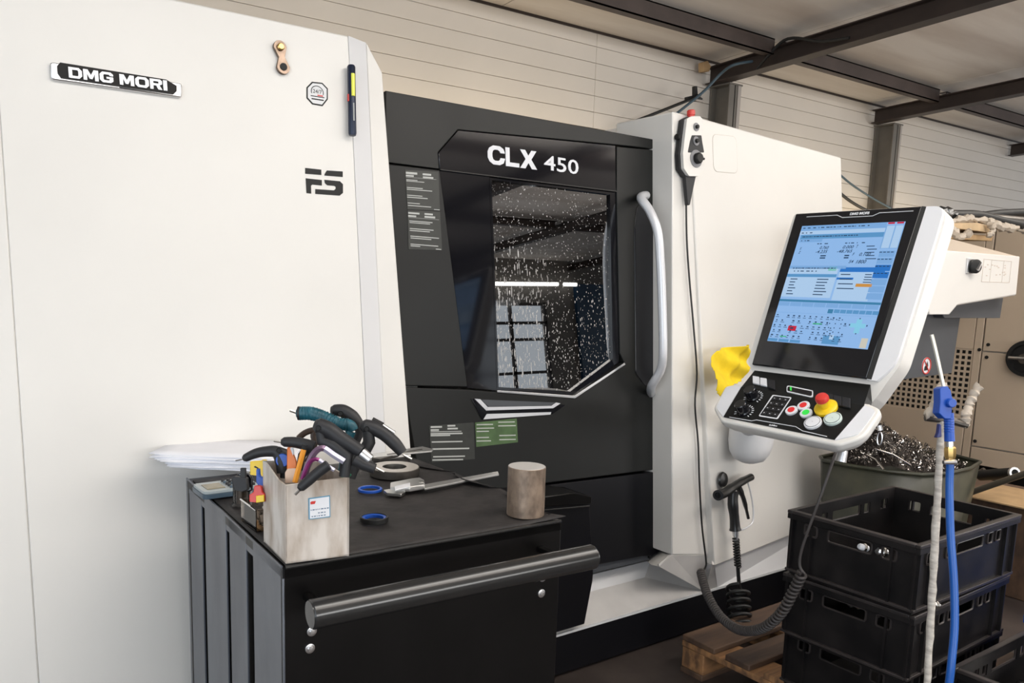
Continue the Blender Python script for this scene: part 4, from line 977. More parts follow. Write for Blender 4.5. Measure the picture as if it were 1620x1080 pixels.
# ---- glass jar like pot behind the clear box
pj = oc(383, 799); jr = thing('clear_pot', 'small clear pot of dark parts beside the calculator', 'pot', pj)
obj('pot_wall', MB().lathe([(.018, 0), (.021, .002), (.018, .006), (.018, .050), (.016, .050), (.016, .006), (0, .005)], pj, (0, 0, 1), 24, cap=False), CLEAR, jr)
obj('metal_rod', MB().tube([pj+V3((.014, -.012, .002)), pj+V3((.016, -.012, .045))], .003, 8), ALU, jr)
obj('contents', MB().lathe([(.014, .006), (.015, .04), (0, .041)], pj, (0, 0, 1), 16), DSTEEL, jr)
# ---- clear box with clips and inserts
b_l, b_f, b_r = oc(385, 808), oc(407, 840), oc(428, 842)
bx = thing('clear_box', 'small clear plastic box of brown and steel parts beside the white container', 'box', oc(410, 832))
BXM = M4.Translation(oc(405, 842)) @ M4.Rotation(cyaw+math.radians(2), 4, 'Z')
def walls(lo, hi, t, M):
    mb = MB(); x0, y0, z0 = lo; x1, y1, z1 = hi
    for a, b in (((x0, y0, z0), (x1, y0+t, z1)), ((x0, y1-t, z0), (x1, y1, z1)), ((x0, y0, z0), (x0+t, y1, z1)), ((x1-t, y0, z0), (x1, y1, z1)), ((x0, y0, z0), (x1, y1, z0+t))): mb.box(a, b, M)
    return mb
obj('box_shell', walls((0, 0, 0), (.055, .085, .042), .0015, BXM), CLEAR, bx)
obj('box_rim', MB().tube([BXM @ V3(p) for p in ((0, 0, .042), (.055, 0, .042), (.055, .085, .042), (0, .085, .042))], .0017, 6, closed=True), CLEAR, bx)
for i in range(9):
    x, y = .010+(i % 3)*.014, .010+(i//3)*.024
    obj('insert', MB().box((-.006, -.008, 0), (.006, .008, .006), BXM @ M4.Translation((x, y, .003+.009*(i % 3))) @ Euler((rn.random(), rn.random(), rn.random())).to_matrix().to_4x4()), (CARD, DSTEEL, STEEL)[i % 3], bx, bevel=.001)
# clips / tool tips in and behind the clear box
def toolpath(px, d): return [at(x, y, d+dd) if True else None for (x, y, dd) in px]
def zz(x, y): return (340+x/6, 680+y/6)
def blk(name, label, cat, pts, d, th_, m, parts=(), bev=.002):
    P = [at(*zz(x, y), d) for x, y in pts]; n = fw.normalized()
    o = thing(name, label, cat, sum(P, V3())/len(P)); obj('body', MB().prism(P, n*th_), m, o, bevel=bev)
    for nm, pp, mm, dd in parts: obj(nm, MB().prism([at(*zz(x, y), d+dd) for x, y in pp], n*th_*.7), mm, o, bevel=.001)
    return o
blk('clamp_block', 'black plastic clamp standing in the clear pot', 'clamp', ((152, 460), (180, 440), (300, 455), (315, 570), (270, 588), (175, 570)), 1.52, .014, GRIP, (('post', ((240, 360), (285, 360), (290, 460), (240, 460)), GRIP, .002),))
blk('spring_clamp', 'dark curved clamp behind the black block', 'clamp', ((200, 430), (245, 400), (320, 410), (350, 470), (345, 580), (300, 590), (290, 450)), 1.56, .012, GLOSS)
blk('yellow_clip', 'yellow plastic clip under the black hook-shaped tool', 'clip', ((332, 298), (440, 290), (450, 280), (480, 280), (494, 300), (494, 420), (480, 445), (440, 440), (332, 425)), 1.47, .008, YPL, (('slot', ((365, 350), (380, 340), (415, 360), (410, 372)), GRIP, -.001),))
blk('blue_clip', 'blue plastic clip above the red one', 'clip', ((390, 370), (420, 365), (425, 435), (490, 480), (490, 580), (455, 585), (390, 500)), 1.44, .010, BLUE)
blk('red_clip', 'red clip with a yellow tab in the clear box', 'clip', ((325, 615), (365, 590), (372, 530), (410, 525), (440, 535), (450, 590), (475, 610), (475, 680), (400, 690), (325, 680)), 1.405, .012, RED, (('yellow_tab', ((388, 625), (465, 615), (468, 680), (390, 692)), YPL, -.003),))
# ---- stained white container with a label
w0, w1, w2 = oc(452, 894), oc(552, 879), oc(421.5, 861)
w0 = oc(452, 892)
wx = (w1-w0); wy = (w2-w0)
wl = (wx.length); wd = V3((-wx.y, wx.x, 0)).normalized()
wdv = wd*.115
WB = thing('white_container', 'stained white plastic container holding hex keys at the cart corner', 'container', w0)
hh = .137
lean = V3((0, 0, 0))
def wv(u, v, z): return w0+wx*u+wy*v*1.0+V3((0, 0, z))
fr = MB()
t_ = .06
# front wall, right wall, back wall, left wall with a scooped top
left_top = [(0, 1.0), (.25, 1.0), (.5, 1.015), (.75, 1.05), (1, 1.09)]
def wallp(pts3, off): return MB().prism(pts3, off)
nrm_in = wd*.003
obj('front_wall', wallp([wv(0, 0, 0), wv(1, 0, 0), wv(1.0, 0, hh), wv(0, 0, hh-.004)], nrm_in), PBOX, WB, bevel=.001)
obj('left_wall', wallp([wv(0, 0, 0), wv(0, 0, hh-.004)]+[wv(0, v, hh-.004+d) for v, d in ((.35, -.0), (.6, .006), (.85, .012), (1.0, .014), (1.15, .014))]+[wv(0, 1.15, 0)], wx.normalized()*.003), PBOX, WB, bevel=.001)
obj('right_wall', wallp([wv(1, 0, 0), wv(1, 1.15, 0), wv(1, 1.15, hh), wv(1, 0, hh)], -wx.normalized()*.003), PBOX, WB)
obj('back_wall', wallp([wv(0, 1.15, 0), wv(1, 1.15, 0), wv(1, 1.15, hh), wv(0, 1.15, hh+.010)], -nrm_in), PBOX, WB)
obj('bottom', MB().prism([wv(0, 0, .001), wv(1, 0, .001), wv(1, 1.15, .001), wv(0, 1.15, .001)], (0, 0, .002)), PBOX, WB)
WP = PL(w0, wx, (0, 0, 1))
def wpp(*p): return [WP.px(*q) for q in Q(230, 620, 3.447, *p)]
lo = obj('sticker', MB().plate(WP, wpp((888, 578), (1006, 562), (1008, 680), (890, 694)), .0012, .0001), mat('blue sticker border', (.10, .28, .42), .5), WB, label='blue-bordered paper sticker')
obj('sticker_face', MB().plate(WP, wpp((894, 583), (1001, 568), (1003, 675), (896, 689)), .0016, .0012), PRINT, lo)
obj('sticker_red_mark', MB().plate(WP, wpp((898, 600), (905, 594), (928, 592), (922, 608), (900, 611)), .0019, .0016), RED, lo)
pm = MB()
for y, x0_, x1_ in ((640, 900, 995), (660, 940, 985), (676, 905, 990)):
    x = x0_
    while x < x1_-4:
        w = rn.uniform(4, 14); pm.plate(WP, wpp((x, y-(x-895)*.13), (x+w, y-(x+w-895)*.13), (x+w, y+6-(x+w-895)*.13), (x, y+6-(x-895)*.13)), .0019, .0016); x += w+5
obj('sticker_print', pm, mat('faded blue print', (.16, .22, .30), .5), lo)

# ---- hex keys and pens standing in the container
def zp(x, y): return (360+x/4.765, 630+y/4.765)
def hp_(pts, d): return [at(*zp(x, y), d+(dd[0] if dd else 0)) for x, y, *dd in pts]
def grip_tool(name, label, path, rad, d, m=GRIP, hole=None, stem=None, tip=None, group='hex keys in the white container', tipr=.0022, extra=()):
    P = spl(hp_(path, d), 6); n = len(P)
    rr = [rad[min(int(i/(n-1)*(len(rad)-1)), len(rad)-2)]*(1-((i/(n-1)*(len(rad)-1)) % 1 if i < n-1 else 1))+rad[min(int(i/(n-1)*(len(rad)-1)), len(rad)-2)+1]*((i/(n-1)*(len(rad)-1)) % 1 if i < n-1 else 1) for i in range(n)]
    mid = sum(P, V3())/n
    o = thing(name, label, 'hex key', mid, 0, group)
    mb = MB().tube(P, rr, 16, flat=1.0, ref=fw)
    e = [P[0]-(P[1]-P[0]).normalized()*rr[0]*.55]; mb.tube([e[0], P[0]], [rr[0]*.6, rr[0]], 16, ref=fw)
    obj('grip', mb, m, o, smooth=60)
    if hole:
        c = at(*zp(*hole[:2]), d-hole[3]); obj('hanging_hole', MB().lathe([(hole[2], 0), (hole[2], .0012), (hole[2]*.8, .0002), (0, .0002)], c, -fw, 16), DEEP, o)
    if stem: obj('grip_root', MB().tube(spl(hp_(stem[0], d), 4), stem[1], 12, ref=fw), m, o, smooth=60) if not isinstance(stem[1], list) else obj('grip_root', MB().tube(hp_(stem[0], d), stem[1], 12, ref=fw), m, o, smooth=60)
    if tip: obj('blade', MB().tube(hp_(tip, d), tipr, 6, ref=fw), STEEL, o, smooth=20)
    for nm, pts, r, mm in extra: obj(nm, MB().tube(hp_(pts, d), r, 14, ref=fw), mm, o, smooth=60)
    return o
grip_tool('hex_key', 'dark grey pistol-grip hex key with a bright collar, largest at the front', [(685, 205), (760, 235), (850, 300), (930, 350), (1005, 400)], [.0130, .0135, .0125, .0112, .0105], 1.335, hole=(685, 222, .0042, .0135),
          stem=([(700, 230), (712, 320), (800, 350), (900, 430), (880, 590)], [.009, .010, .012, .011, .009]), tip=[(1120, 525), (1180, 555)],
          extra=(('collar', [(1010, 410), (1075, 462)], [.0098, .0090], ALU), ('front_sleeve', [(960, 460), (1030, 500), (1112, 530)], [.011, .010, .0085], GRIP)))
grip_tool('hex_key', 'dark grey hex key handle pointing right, over the caliper', [(1035, 210), (1100, 225), (1180, 270), (1260, 340), (1320, 412)], [.0125, .0125, .0115, .0115, .0088], 1.40, hole=(1050, 228, .0042, .0128),
          stem=([(1060, 240), (1068, 330), (1030, 400), (960, 500), (930, 600)], [.010, .011, .011, .010, .008]), tip=[(1325, 425), (1388, 458)])
grip_tool('hex_key', 'dark hex key handle at the very back of the container', [(800, 88), (870, 95), (940, 140), (985, 200)], [.0098, .012, .0125, .011], 1.46, hole=(853, 112, .0042, .0125), stem=([(960, 170), (1000, 250), (960, 330), (900, 560)], [.010, .009, .009, .008]))
tl = grip_tool('hex_key', 'hex key with its grip wrapped in teal tape', [(548, 112), (640, 115), (740, 150), (830, 190), (920, 205), (950, 245)], [.0118, .0118, .0110, .0100, .0108, .0090], 1.42, m=TEAL, tip=[(472, 90), (545, 115)], tipr=.003,
               stem=([(930, 250), (900, 330), (860, 560)], [.009, .008, .007]))
P = spl(hp_([(548, 112), (640, 115), (740, 150), (830, 190), (920, 205)], 1.42), 6)
for i in range(1, len(P)-1, 1):
    obj('tape_turn', MB().tube([P[i]+(P[i+1]-P[i-1]).normalized().cross(fw).normalized()*math.cos(t)*.0116+fw.normalized()*math.sin(t)*.0116+(P[i+1]-P[i-1]).normalized()*.002*math.sin(t+i) for t in [k*math.pi/8 for k in range(16)]], .0009, 4, closed=True), TEAL, tl)
obj('grip_end', MB().lathe([(.0122, 0), (.0122, .004), (.009, .005)], P[0]-(P[1]-P[0]).normalized()*.004, (P[1]-P[0]), 16), GRIP, tl)
grip_tool('hex_key', 'small black hex key handle with a thin tip, between the pens', [(425, 328), (500, 330), (580, 345), (650, 370)], [.0082, .0092, .0098, .0110], 1.37, tip=[(350, 322), (420, 333)], tipr=.0016, stem=([(620, 360), (560, 430), (540, 540)], [.008, .007, .006]))
grip_tool('hex_key', 'black curved hex key handle reaching left over the yellow clip', [(132, 450), (210, 415), (290, 400), (370, 405), (410, 470), (420, 560)], [.0068, .0085, .0092, .0105, .0125, .0110], 1.40, hole=(388, 392, .0045, .0110), tip=[(60, 470), (128, 455)], tipr=.0012,
          stem=([(380, 395), (425, 410), (440, 470), (430, 600)], [.008, .009, .010, .008]))
grip_tool('hex_key', 'black straight sleeve with a bright hex tip pointing down over the box edge', [(552, 672), (610, 620), (680, 560), (760, 500)], [.0072, .0085, .0085, .0085], 1.30, tip=[(510, 725), (550, 685)], tipr=.0024)
PURP = mat('purple grey hex steel', (.26, .17, .25), .3, .7); LAV = mat('lavender steel', (.55, .53, .66), .28, .5)
def lkey(label, path, r, d, m1, m2):
    o = thing('hex_key', label, 'hex key', at(*zp(*path[0]), d), 0, 'bent hex keys in the container')
    P = hp_(path, d); k = len(P)//2+1
    S1 = spl(P, 6); k = int(len(S1)*.62)
    obj('long_arm', MB().tube(S1[:k+1], r, 6, ref=fw), m1, o, smooth=20); obj('short_arm', MB().tube(S1[k:], r, 6, ref=fw), m2, o, smooth=20); return o
lkey('larger bent hex key, purple grey with a lavender end', [(580, 600), (600, 520), (655, 410), (720, 375), (800, 425), (880, 475)], .0058, 1.325, PURP, LAV)
lkey('smaller bent hex key with a magenta bend', [(562, 610), (590, 540), (625, 475), (680, 460), (745, 505), (805, 540)], .0036, 1.308, mat('magenta hex steel', (.22, .03, .14), .3, .5), LAV)
o = thing('pencil', 'orange six-sided pencil leaning in the container', 'pencil', at(*zp(540, 520), 1.34)); obj('shaft', MB().tube(hp_([(508, 632), (575, 385)], 1.34), .0048, 6, ref=fw), mat('orange pencil', (.85, .33, .03), .4), o, smooth=15)
obj('end', MB().tube(hp_([(575, 385), (584, 350)], 1.34), .0048, 6, ref=fw), DPRINT, o)
o = thing('cutter_knife', 'orange and white cutter handle in the container', 'knife', at(*zp(480, 450), 1.38)); obj('handle', MB().prism(hp_([(447, 370), (470, 365), (515, 470), (520, 520), (500, 560), (445, 560)], 1.38), fw*.008), ORANGE, o, bevel=.002)
obj('white_slider', MB().prism(hp_([(470, 372), (492, 372), (500, 410), (492, 430)], 1.378), fw*.004), PRINT, o)
o = thing('blue_disc', 'round blue plastic disc beside the orange cutter', 'disc', at(*zp(410, 460), 1.39)); obj('disc', MB().lathe([(.0115, 0), (.0115, .006), (0, .007)], at(*zp(418, 465), 1.395), -fw, 24), BLUE, o, bevel=.001)
o = thing('wooden_tag', 'pale wooden tag standing in the container', 'tag', at(*zp(470, 580), 1.35)); obj('plate', MB().prism(hp_([(432, 560), (450, 530), (520, 525), (540, 545), (545, 640), (432, 640)], 1.352), fw*.003), mat('pale wood', (.66, .48, .36), .6), o, bevel=.001)
BRN = mat('brown pliers grip', (.05, .03, .02), .35)
o = thing('pliers', 'pliers with dark brown looped grips behind the handles', 'pliers', at(*zp(600, 270), 1.43)); obj('left_grip', MB().tube(spl(hp_([(535, 300), (580, 262), (640, 240), (680, 250)], 1.43), 4), .0055, 10), BRN, o); obj('right_grip', MB().tube(spl(hp_([(690, 240), (650, 275), (655, 340), (600, 480)], 1.43), 4), .006, 10), BRN, o)
obj('jaws', MB().tube(hp_([(640, 330), (600, 400), (590, 560)], 1.43), .005, 8), STEEL, o)
o = thing('green_marker', 'green marker barely showing at the right rim of the container', 'pen', at(*zp(890, 590), 1.36)); obj('barrel', MB().tube(hp_([(905, 570), (860, 640)], 1.36), .006, 10), mat('green pen', (.03, .25, .13), .4), o); obj('cap', MB().tube(hp_([(905, 570), (912, 560)], 1.36), .0062, 10), mat('dark green pen cap', (.02, .16, .09), .4), o)
o = thing('steel_tube', 'thin bright steel tube lying behind the right-hand hex key handle', 'tube', at(*zp(1200, 215), 1.43)); obj('shaft', MB().tube(hp_([(1110, 170), (1255, 265)], 1.43), .005, 12), ALU, o); obj('black_end', MB().tube(hp_([(1090, 162), (1170, 205)], 1.428), .0056, 12), DPRINT, o)
# ---- rings, calipers, steel bar
def ringobj(name, label, cat, c, ro, ri, h, m, inner=None, group=None):
    o = thing(name, label, cat, c, group=group)
    obj('ring_body', MB().lathe([(ri, 0), (ro-.0008, 0), (ro, .001), (ro, h-.001), (ro-.001, h), (ri+.0008, h), (ri, h-.001), (ri, 0)], c, (0, 0, 1), 56, cap=False), m, o, smooth=30)
    if inner: obj('inner_seal', MB().lathe([(inner[0], .001), (ri, .001), (ri, h-.002), (inner[0], h-.003), (inner[0], .001)], c, (0, 0, 1), 56, cap=False), inner[1], o, smooth=30)
    return o
ls, rs_ = oc(584, 751), oc(664, 746); rc1 = (ls+rs_)/2
STC = oc(624, 750)
rg = ringobj('steel_ring', 'thick turned steel ring with a bright top on the mat', 'ring', STC, .060, .029, .019, DSTEEL)
obj('bright_top_face', MB().lathe([(.029, .0191), (.058, .0191), (.058, .0195), (.029, .0195), (.029, .0191)], STC, (0, 0, 1), 56, cap=False), mat('ground steel face', (.60, .56, .51), .4, .4), rg); obj('bright_bore', MB().lathe([(.0288, .001), (.0288, .0185)], STC, (0, 0, 1), 48, cap=False), STEEL, rg)
ringobj('blue_ring', 'bright blue plastic ring lying on the mat', 'ring', oc(585.5, 776), .0270, .0215, .006, BLUE)
ringobj('black_seal_ring', 'black ring with a blue inner seal, nearest on the mat', 'ring', oc(592, 824), .0275, .0235, .010, DPRINT, (.0185, BLUE))
SLV = mat('caliper satin steel', (.70, .69, .67), .32, .85)
def kz(x, y, z=0): return oc(540+x/2.769, 690+y/2.769, z)
cal = thing('caliper', 'bright steel caliper lying across the mat in front of the ring', 'caliper', kz(280, 230))
def slab(pts, z0, z1): return MB().prism([kz(x, y, z0) for x, y in pts], (0, 0, z1-z0))
obj('beam', slab(((360, 218), (685, 160), (690, 172), (365, 236)), .008, .012), SLV, cal, bevel=.0006)
obj('slider', slab(((215, 222), (300, 205), (345, 200), (362, 210), (365, 232), (300, 243), (214, 243)), .006, .017), SLV, cal, bevel=.002)
obj('display_cover', slab(((232, 222), (300, 206), (303, 222), (236, 240)), .017, .019), PRINT, cal, bevel=.001)
obj('jaws', slab(((185, 248), (215, 243), (275, 240), (280, 255), (262, 266), (200, 260)), .003, .010), STEEL, cal, bevel=.001)
obj('thumb_screw', MB().lathe([(.006, 0), (.006, .006), (0, .0065)], kz(350, 208, .012), (0, 0, 1), 16), STEEL, cal)
cal2 = thing('caliper', 'grey steel caliper half hidden behind the thick steel ring', 'caliper', kz(250, 90))
def kz2(x, y, z=0): return oc(*zp(x, y), z)
obj('beam', MB().prism([kz2(x, y, .010) for x, y in ((1080, 432), (1470, 372), (1550, 392), (1540, 405), (1100, 450))], (0, 0, .004)), SLV, cal2, bevel=.0006)
obj('groove', MB().prism([kz2(x, y, .0141) for x, y in ((1200, 420), (1465, 381), (1470, 387), (1205, 428))], (0, 0, .0006)), DSTEEL, cal2)
obj('slider', MB().prism([kz2(x, y, .004) for x, y in ((1090, 440), (1240, 418), (1290, 440), (1150, 478), (1085, 470))], (0, 0, .008)), DSTEEL, cal2, bevel=.001)
bc = oc(831, 818); br = .0375
b0 = oc(801, 815); b1 = oc(862, 815); br = (b1-b0).length/2*.97; bc = oc(831, 813)
bt = thing('steel_bar_stub', 'upright brown-grey steel bar stub on the front right corner of the cart', 'bar', bc)
obj('bar_side', MB().lathe([(br-.001, 0), (br, .001), (br, .099), (br-.001, .100)], bc, (0, 0, 1), 64), RUSTY, bt, smooth=30)
obj('sawn_top', MB().lathe([(br-.001, .100), (br-.0015, .1004), (0, .1004)], bc, (0, 0, 1), 64), mat('sawn steel face', (.62, .60, .58), .45, .6, bump=.2, bscale=80), bt)

# ================================================================== pallet and crates
pal = thing('pallet', 'worn wooden pallet under the stack of black crates', 'pallet', (2.85, 1.45, 0))
px0, py0, py1 = 2.25, 1.04, 1.86
for i, (a, b, m) in enumerate(((0, .145, WOODD), (.19, .29, WOODD), (.345, .49, WOOD), (.53, .63, WOOD), (.675, .82, WOODD))):
    obj('top_board', MB().box((px0, py1-b, .122), (px0+.90, py1-a, .144)), WOODD if i < 2 else m, pal, bevel=.004)
for x in (px0, px0+.38, px0+.76):
    obj('cross_board', MB().box((x, py0, .100), (x+.14, py1, .122)), WOOD, pal, bevel=.003)
    for y in (py0, py0+.36, py1-.10): obj('block', MB().box((x+.002, y, .022), (x+.138, y+.098, .100)), WOOD, pal, bevel=.004)
for y in (py0, py0+.36, py1-.10): obj('bottom_board', MB().box((px0, y, 0), (px0+.90, y+.1, .022)), WOODD, pal, bevel=.003)
def make_crate(name, label, group, m=CRATE, rimm=RIMM, loc=(0, 0, 0), rz=0):
    t = thing(name, label, 'crate', loc, rz, group)
    Lx, Ly, Hh = .594, .396, .198; ins = .012
    def panel(nm, o, a, w, holes):
        # o: bottom left corner, a: horizontal direction; tapered wall with openings near its top
        a = V3(a); nrm = a.cross(V3((0, 0, 1)))
        pl = PL(o, a, V3((0, 0, 1)))
        us = sorted({0, w, *[h[0] for h in holes], *[h[1] for h in holes]}); z0, z1 = .132, .166
        mb = MB(); mb.plate(pl, [(0, .004), (w, .004), (w, z0), (0, z0)], 0, -.004); mb.plate(pl, [(0, z1), (w, z1), (w, Hh), (0, Hh)], 0, -.004)
        for u0, u1 in zip(us, us[1:]):
            if not any(h[0] <= u0 and u1 <= h[1] for h in holes): mb.plate(pl, [(u0, z0), (u1, z0), (u1, z1), (u0, z1)], 0, -.004)
        obj(nm, mb, m, t, local=True)
        for h0, h1 in holes: obj('opening_lip', MB().tube([pl.P(*q, .002) for q in rnd([(h0, z0), (h1, z0), (h1, z1), (h0, z1)], .008, 3)], .0032, 5, closed=True), rimm, t, local=True)
        return pl
    e = .014
    long_h = [(.045, .085), (.150, .185), (.205, .365), (.395, .425), (.445, .475)]
    short_h = [(.040, .080), (.115, .245), (.275, .315)]
    panel('long_side', (e, e, 0), (1, 0, 0), Lx-2*e, long_h); panel('long_side', (Lx-e, Ly-e, 0), (-1, 0, 0), Lx-2*e, long_h)
    panel('short_side', (e, Ly-e, 0), (0, -1, 0), Ly-2*e, short_h); panel('short_side', (Lx-e, e, 0), (0, 1, 0), Ly-2*e, short_h)
    obj('base', MB().box((e, e, .0), (Lx-e, Ly-e, .006)), m, t, local=True, bevel=.001)
    def frame(z0, z1, o_, i_):
        mb = MB()
        for lo, hi in (((-o_+0, -o_, z0), (Lx+o_, i_, z1)), ((-o_, Ly-i_, z0), (Lx+o_, Ly+o_, z1)), ((-o_, i_, z0), (i_, Ly-i_, z1)), ((Lx-i_, i_, z0), (Lx+o_, Ly-i_, z1))): mb.box(lo, hi)
        return mb
    obj('rim', frame(Hh-.010, Hh, 0, .016), rimm, t, local=True, bevel=.002)
    obj('rim_skirt', frame(Hh-.026, Hh-.010, -.001, .0145), m, t, local=True, bevel=.001)
    obj('lower_rib', frame(.010, .018, -.004, .0145), rimm, t, local=True, bevel=.001)
    for x, y in ((0, 0), (Lx, 0), (0, Ly), (Lx, Ly)):
        sx = 1 if x == 0 else -1; sy_ = 1 if y == 0 else -1
        for d in (.012, .075):
            mb = MB(); mb2 = MB()
            mb.box((min(x+sx*d, x+sx*(d+.006)), min(y+sy_*.004, y+sy_*.015), .018), (max(x+sx*d, x+sx*(d+.006)), max(y+sy_*.004, y+sy_*.015), Hh-.026))
            mb2.box((min(x+sx*.004, x+sx*.015), min(y+sy_*d, y+sy_*(d+.006)), .018), (max(x+sx*.004, x+sx*.015), max(y+sy_*d, y+sy_*(d+.006)), Hh-.026))
            obj('corner_rib', mb, m, t, local=True); obj('corner_rib', mb2, m, t, local=True)
    return t
G = 'black stacking crates'
cr1 = make_crate('stacking_crate', 'topmost open black crate of the tall stack beside the white machine', G, loc=(2.138, 1.008, .546))
dup(cr1, (2.155, 1.012, .346), math.radians(1.2), 'middle black crate of the tall stack beside the white machine', G)
dup(cr1, (2.228, 1.052, .146), math.radians(0), 'bottom black crate of the tall stack, standing on the pallet', G)
dup(cr1, (2.262, .562, .201), math.radians(0), 'black crate at the lower right corner with clear film inside', G)
dup(cr1, (2.262, .562, .0), math.radians(0), 'black crate under the lower right one, almost out of view', G)
bcr = make_crate('blue_crate', 'blue crate edge behind the tall stack at the right', 'blue crates', BLUE, BLUEP, (2.90, .635, .38))
bl2 = dup(bcr, (2.90, .635, .181), 0, 'lower blue crate under the other blue one', 'blue crates')
sup = thing('support_trolley', 'dark low platform under the blue crates at the right', 'platform', (3.2, .83, 0)); obj('deck', MB().box((2.92, .65, .12), (3.48, 1.02, .179)), WOODD, sup, bevel=.004); obj('block', MB().box((2.95, .68, 0), (3.45, 1.0, .119)), DEEP, sup)
# clear film bag in the right crate
rn = random.Random(8)
fb = MB(); cxx, cyy = 2.62, .80; nx = 18
for i in range(nx+1):
    for j in range(nx+1):
        u, v = i/nx*2-1, j/nx*2-1; r = max(0, 1-(u*u+v*v)*.6)
        fb.v.append(V3((cxx+u*.22, cyy+v*.13, .21+.11*r+.018*math.sin(7*u+4*v)+.012*math.sin(15*v-9*u)+rn.uniform(-.004, .004))))
for i in range(nx):
    for j in range(nx): k = i*(nx+1)+j; fb.f.append([k, k+nx+1, k+nx+2, k+1]); fb.m.append(0)
o = obj('plastic_film', fb, glassmat('milky film', (.55, .55, .56), .22, .12), None, smooth=180); tag(o, 'crumpled clear plastic film inside the lower right crate', 'film')
# bright machined parts peeping through the crate openings
def nub(name, lab, x, y, plane, m, r=.009, l=.03):
    p = onX(x, y, plane)
    t = thing(name, lab, 'metal part', p)
    obj('shank', MB().lathe([(0, 0), (r*.8, 0), (r, .002), (r, l-.004), (r*.7, l), (0, l)], p, (-1, .5, .35), 14), m, t)
    obj('flange', MB().lathe([(r*1.3, l*.3), (r*1.35, l*.35), (r*1.35, l*.5), (r*1.3, l*.55)], p, (-1, .5, .35), 8), STEEL, t)
nub('turned_part', 'bright conical metal part behind the front opening of the top crate', 1402, 875, 2.175, ALU, .012)
nub('turned_part', 'pale metal part at the long slot of the top crate', 1373, 868, 2.175, PRINT, .009)
nub('turned_part', 'threaded bright metal part in the slot of the middle crate', 1351, 957, 2.19, STEEL, .007, .02)
nub('turned_part', 'bronze coloured metal part in the slot of the middle crate', 1363, 960, 2.19, BRASS, .007, .02)
nub('turned_part', 'bright metal part in the small hole of the middle crate', 1393, 972, 2.19, ALU, .009, .02)
nub('turned_part', 'bright metal part at the right side slot of the middle crate', 1486, 958, 2.19, STEEL, .007, .02)

# ================================================================== pole with taped hook and the blue air gun
PDp = 1.93
def ppos(x, y, d=PDp): return at(x, y, d)
pt0 = ppos(1490, 660); pt1 = ppos(1467, 1080); dd_ = (pt1-pt0).normalized(); pt2 = pt1+dd_*((pt1.z)/(-dd_.z))
po = thing('taped_pole', 'thin pole wrapped in grey tape with a U-shaped hook on top', 'pole', (pt2.x, pt2.y, 0))
mb = MB(); PP = []; RR = []
Nn = 60; rn = random.Random(2)
for i in range(Nn+1): PP.append(pt0.lerp(pt2, i/Nn)+V3((rn.uniform(-.0006, .0006), rn.uniform(-.0006, .0006), 0))); RR.append(.0082+rn.uniform(-.0010, .0012))
obj('tape_wrap', MB().tube(PP, RR, 12, ref=(1, 0, 0)), TAPE, po, smooth=60)
obj('pole_foot', MB().lathe([(.05, 0), (.05, .006), (.012, .012), (.012, .03)], (pt2.x, pt2.y, 0), (0, 0, 1), 20), CHUTE, po)
def z8(x, y): return (1440+x/4.5, 520+y/4.5)
def hk(pts, d=PDp): return [ppos(*z8(x, y), d) for x, y in pts]
obj('hook_bar', MB().tube(hk([(110, 632), (180, 640), (300, 655), (405, 685)]), .0085, 10), DSTEEL, po)
def lump(pts, r, seed):
    rr = random.Random(seed); P = spl(hk(pts), 8); return MB().tube([p+V3((rr.uniform(-.002, .002), rr.uniform(-.002, .002), rr.uniform(-.002, .002))) for p in P], [r*rr.uniform(.75, 1.25) for _ in P], 9)
obj('taped_arm', lump([(115, 625), (160, 560), (200, 470), (235, 390)], .0100, 1), FOAM, po, smooth=50)
obj('taped_arm', lump([(395, 680), (400, 600), (440, 500), (490, 405)], .0100, 2), FOAM, po, smooth=50)
ag = thing('blue_air_gun', 'blue air gun with a bent nozzle and blue hose, hung on the taped pole', 'air gun', ppos(*z8(280, 800), 1.88))
da = 1.885
obj('nozzle', MB().tube(spl(hk([(152, 42), (170, 110), (200, 240), (238, 415)], da), 5), .0042, 10), mat('pale metal nozzle', (.70, .66, .58), .35, .6), ag)
def hkp(*p): return hk(p, da-.012)
obj('gun_head', MB().prism([V3(p) for p in hkp((212, 425), (235, 412), (268, 408), (290, 440), (300, 490), (322, 515), (312, 548), (300, 560), (296, 640), (245, 640), (205, 600), (214, 520))], fw*.028), BLUE, ag, bevel=.006, seg=3)
obj('side_knob', MB().lathe([(.0105, 0), (.0105, .006), (.009, .008), (0, .008)], ppos(*z8(288, 528), da-.014), -fw, 20), BLUE, ag)
obj('grip', MB().tube(hk([(272, 600), (276, 640), (278, 740), (280, 800)], da), [.0112, .0105, .0108, .0112], 16, ref=fw), BLUE, ag)
for i in range(6): obj('grip_rib', MB().tube([ppos(*z8(274.5+i*.4, 640+i*18), da)+rt*math.cos(t)*.0107+fw.normalized()*math.sin(t)*.0107 for t in [k*math.pi/8 for k in range(16)]], .0010, 4, closed=True), BLUE, ag)
obj('trigger', MB().prism(hkp((208, 675), (222, 680), (225, 770), (185, 775), (200, 740)), fw*.012), mat('dark blue trigger', (.004, .012, .12), .4), ag, bevel=.002)
obj('steel_collar', MB().tube(hk([(280, 802), (282, 840)], da), [.0075, .0075], 12, ref=fw), ALU, ag)
obj('brass_coupling', MB().tube(hk([(282, 838), (283, 850), (283, 900), (284, 925)], da), [.0105, .0128, .0128, .0105], 8, ref=fw), BRASS, ag, smooth=20)
obj('hose_clamp', MB().tube(hk([(285, 935), (285, 962)], da), [.011, .011], 16, ref=fw), ALU, ag); obj('clamp_screw', MB().tube(hk([(235, 950), (325, 948)], da-.012), [.005, .006], 8), ALU, ag)
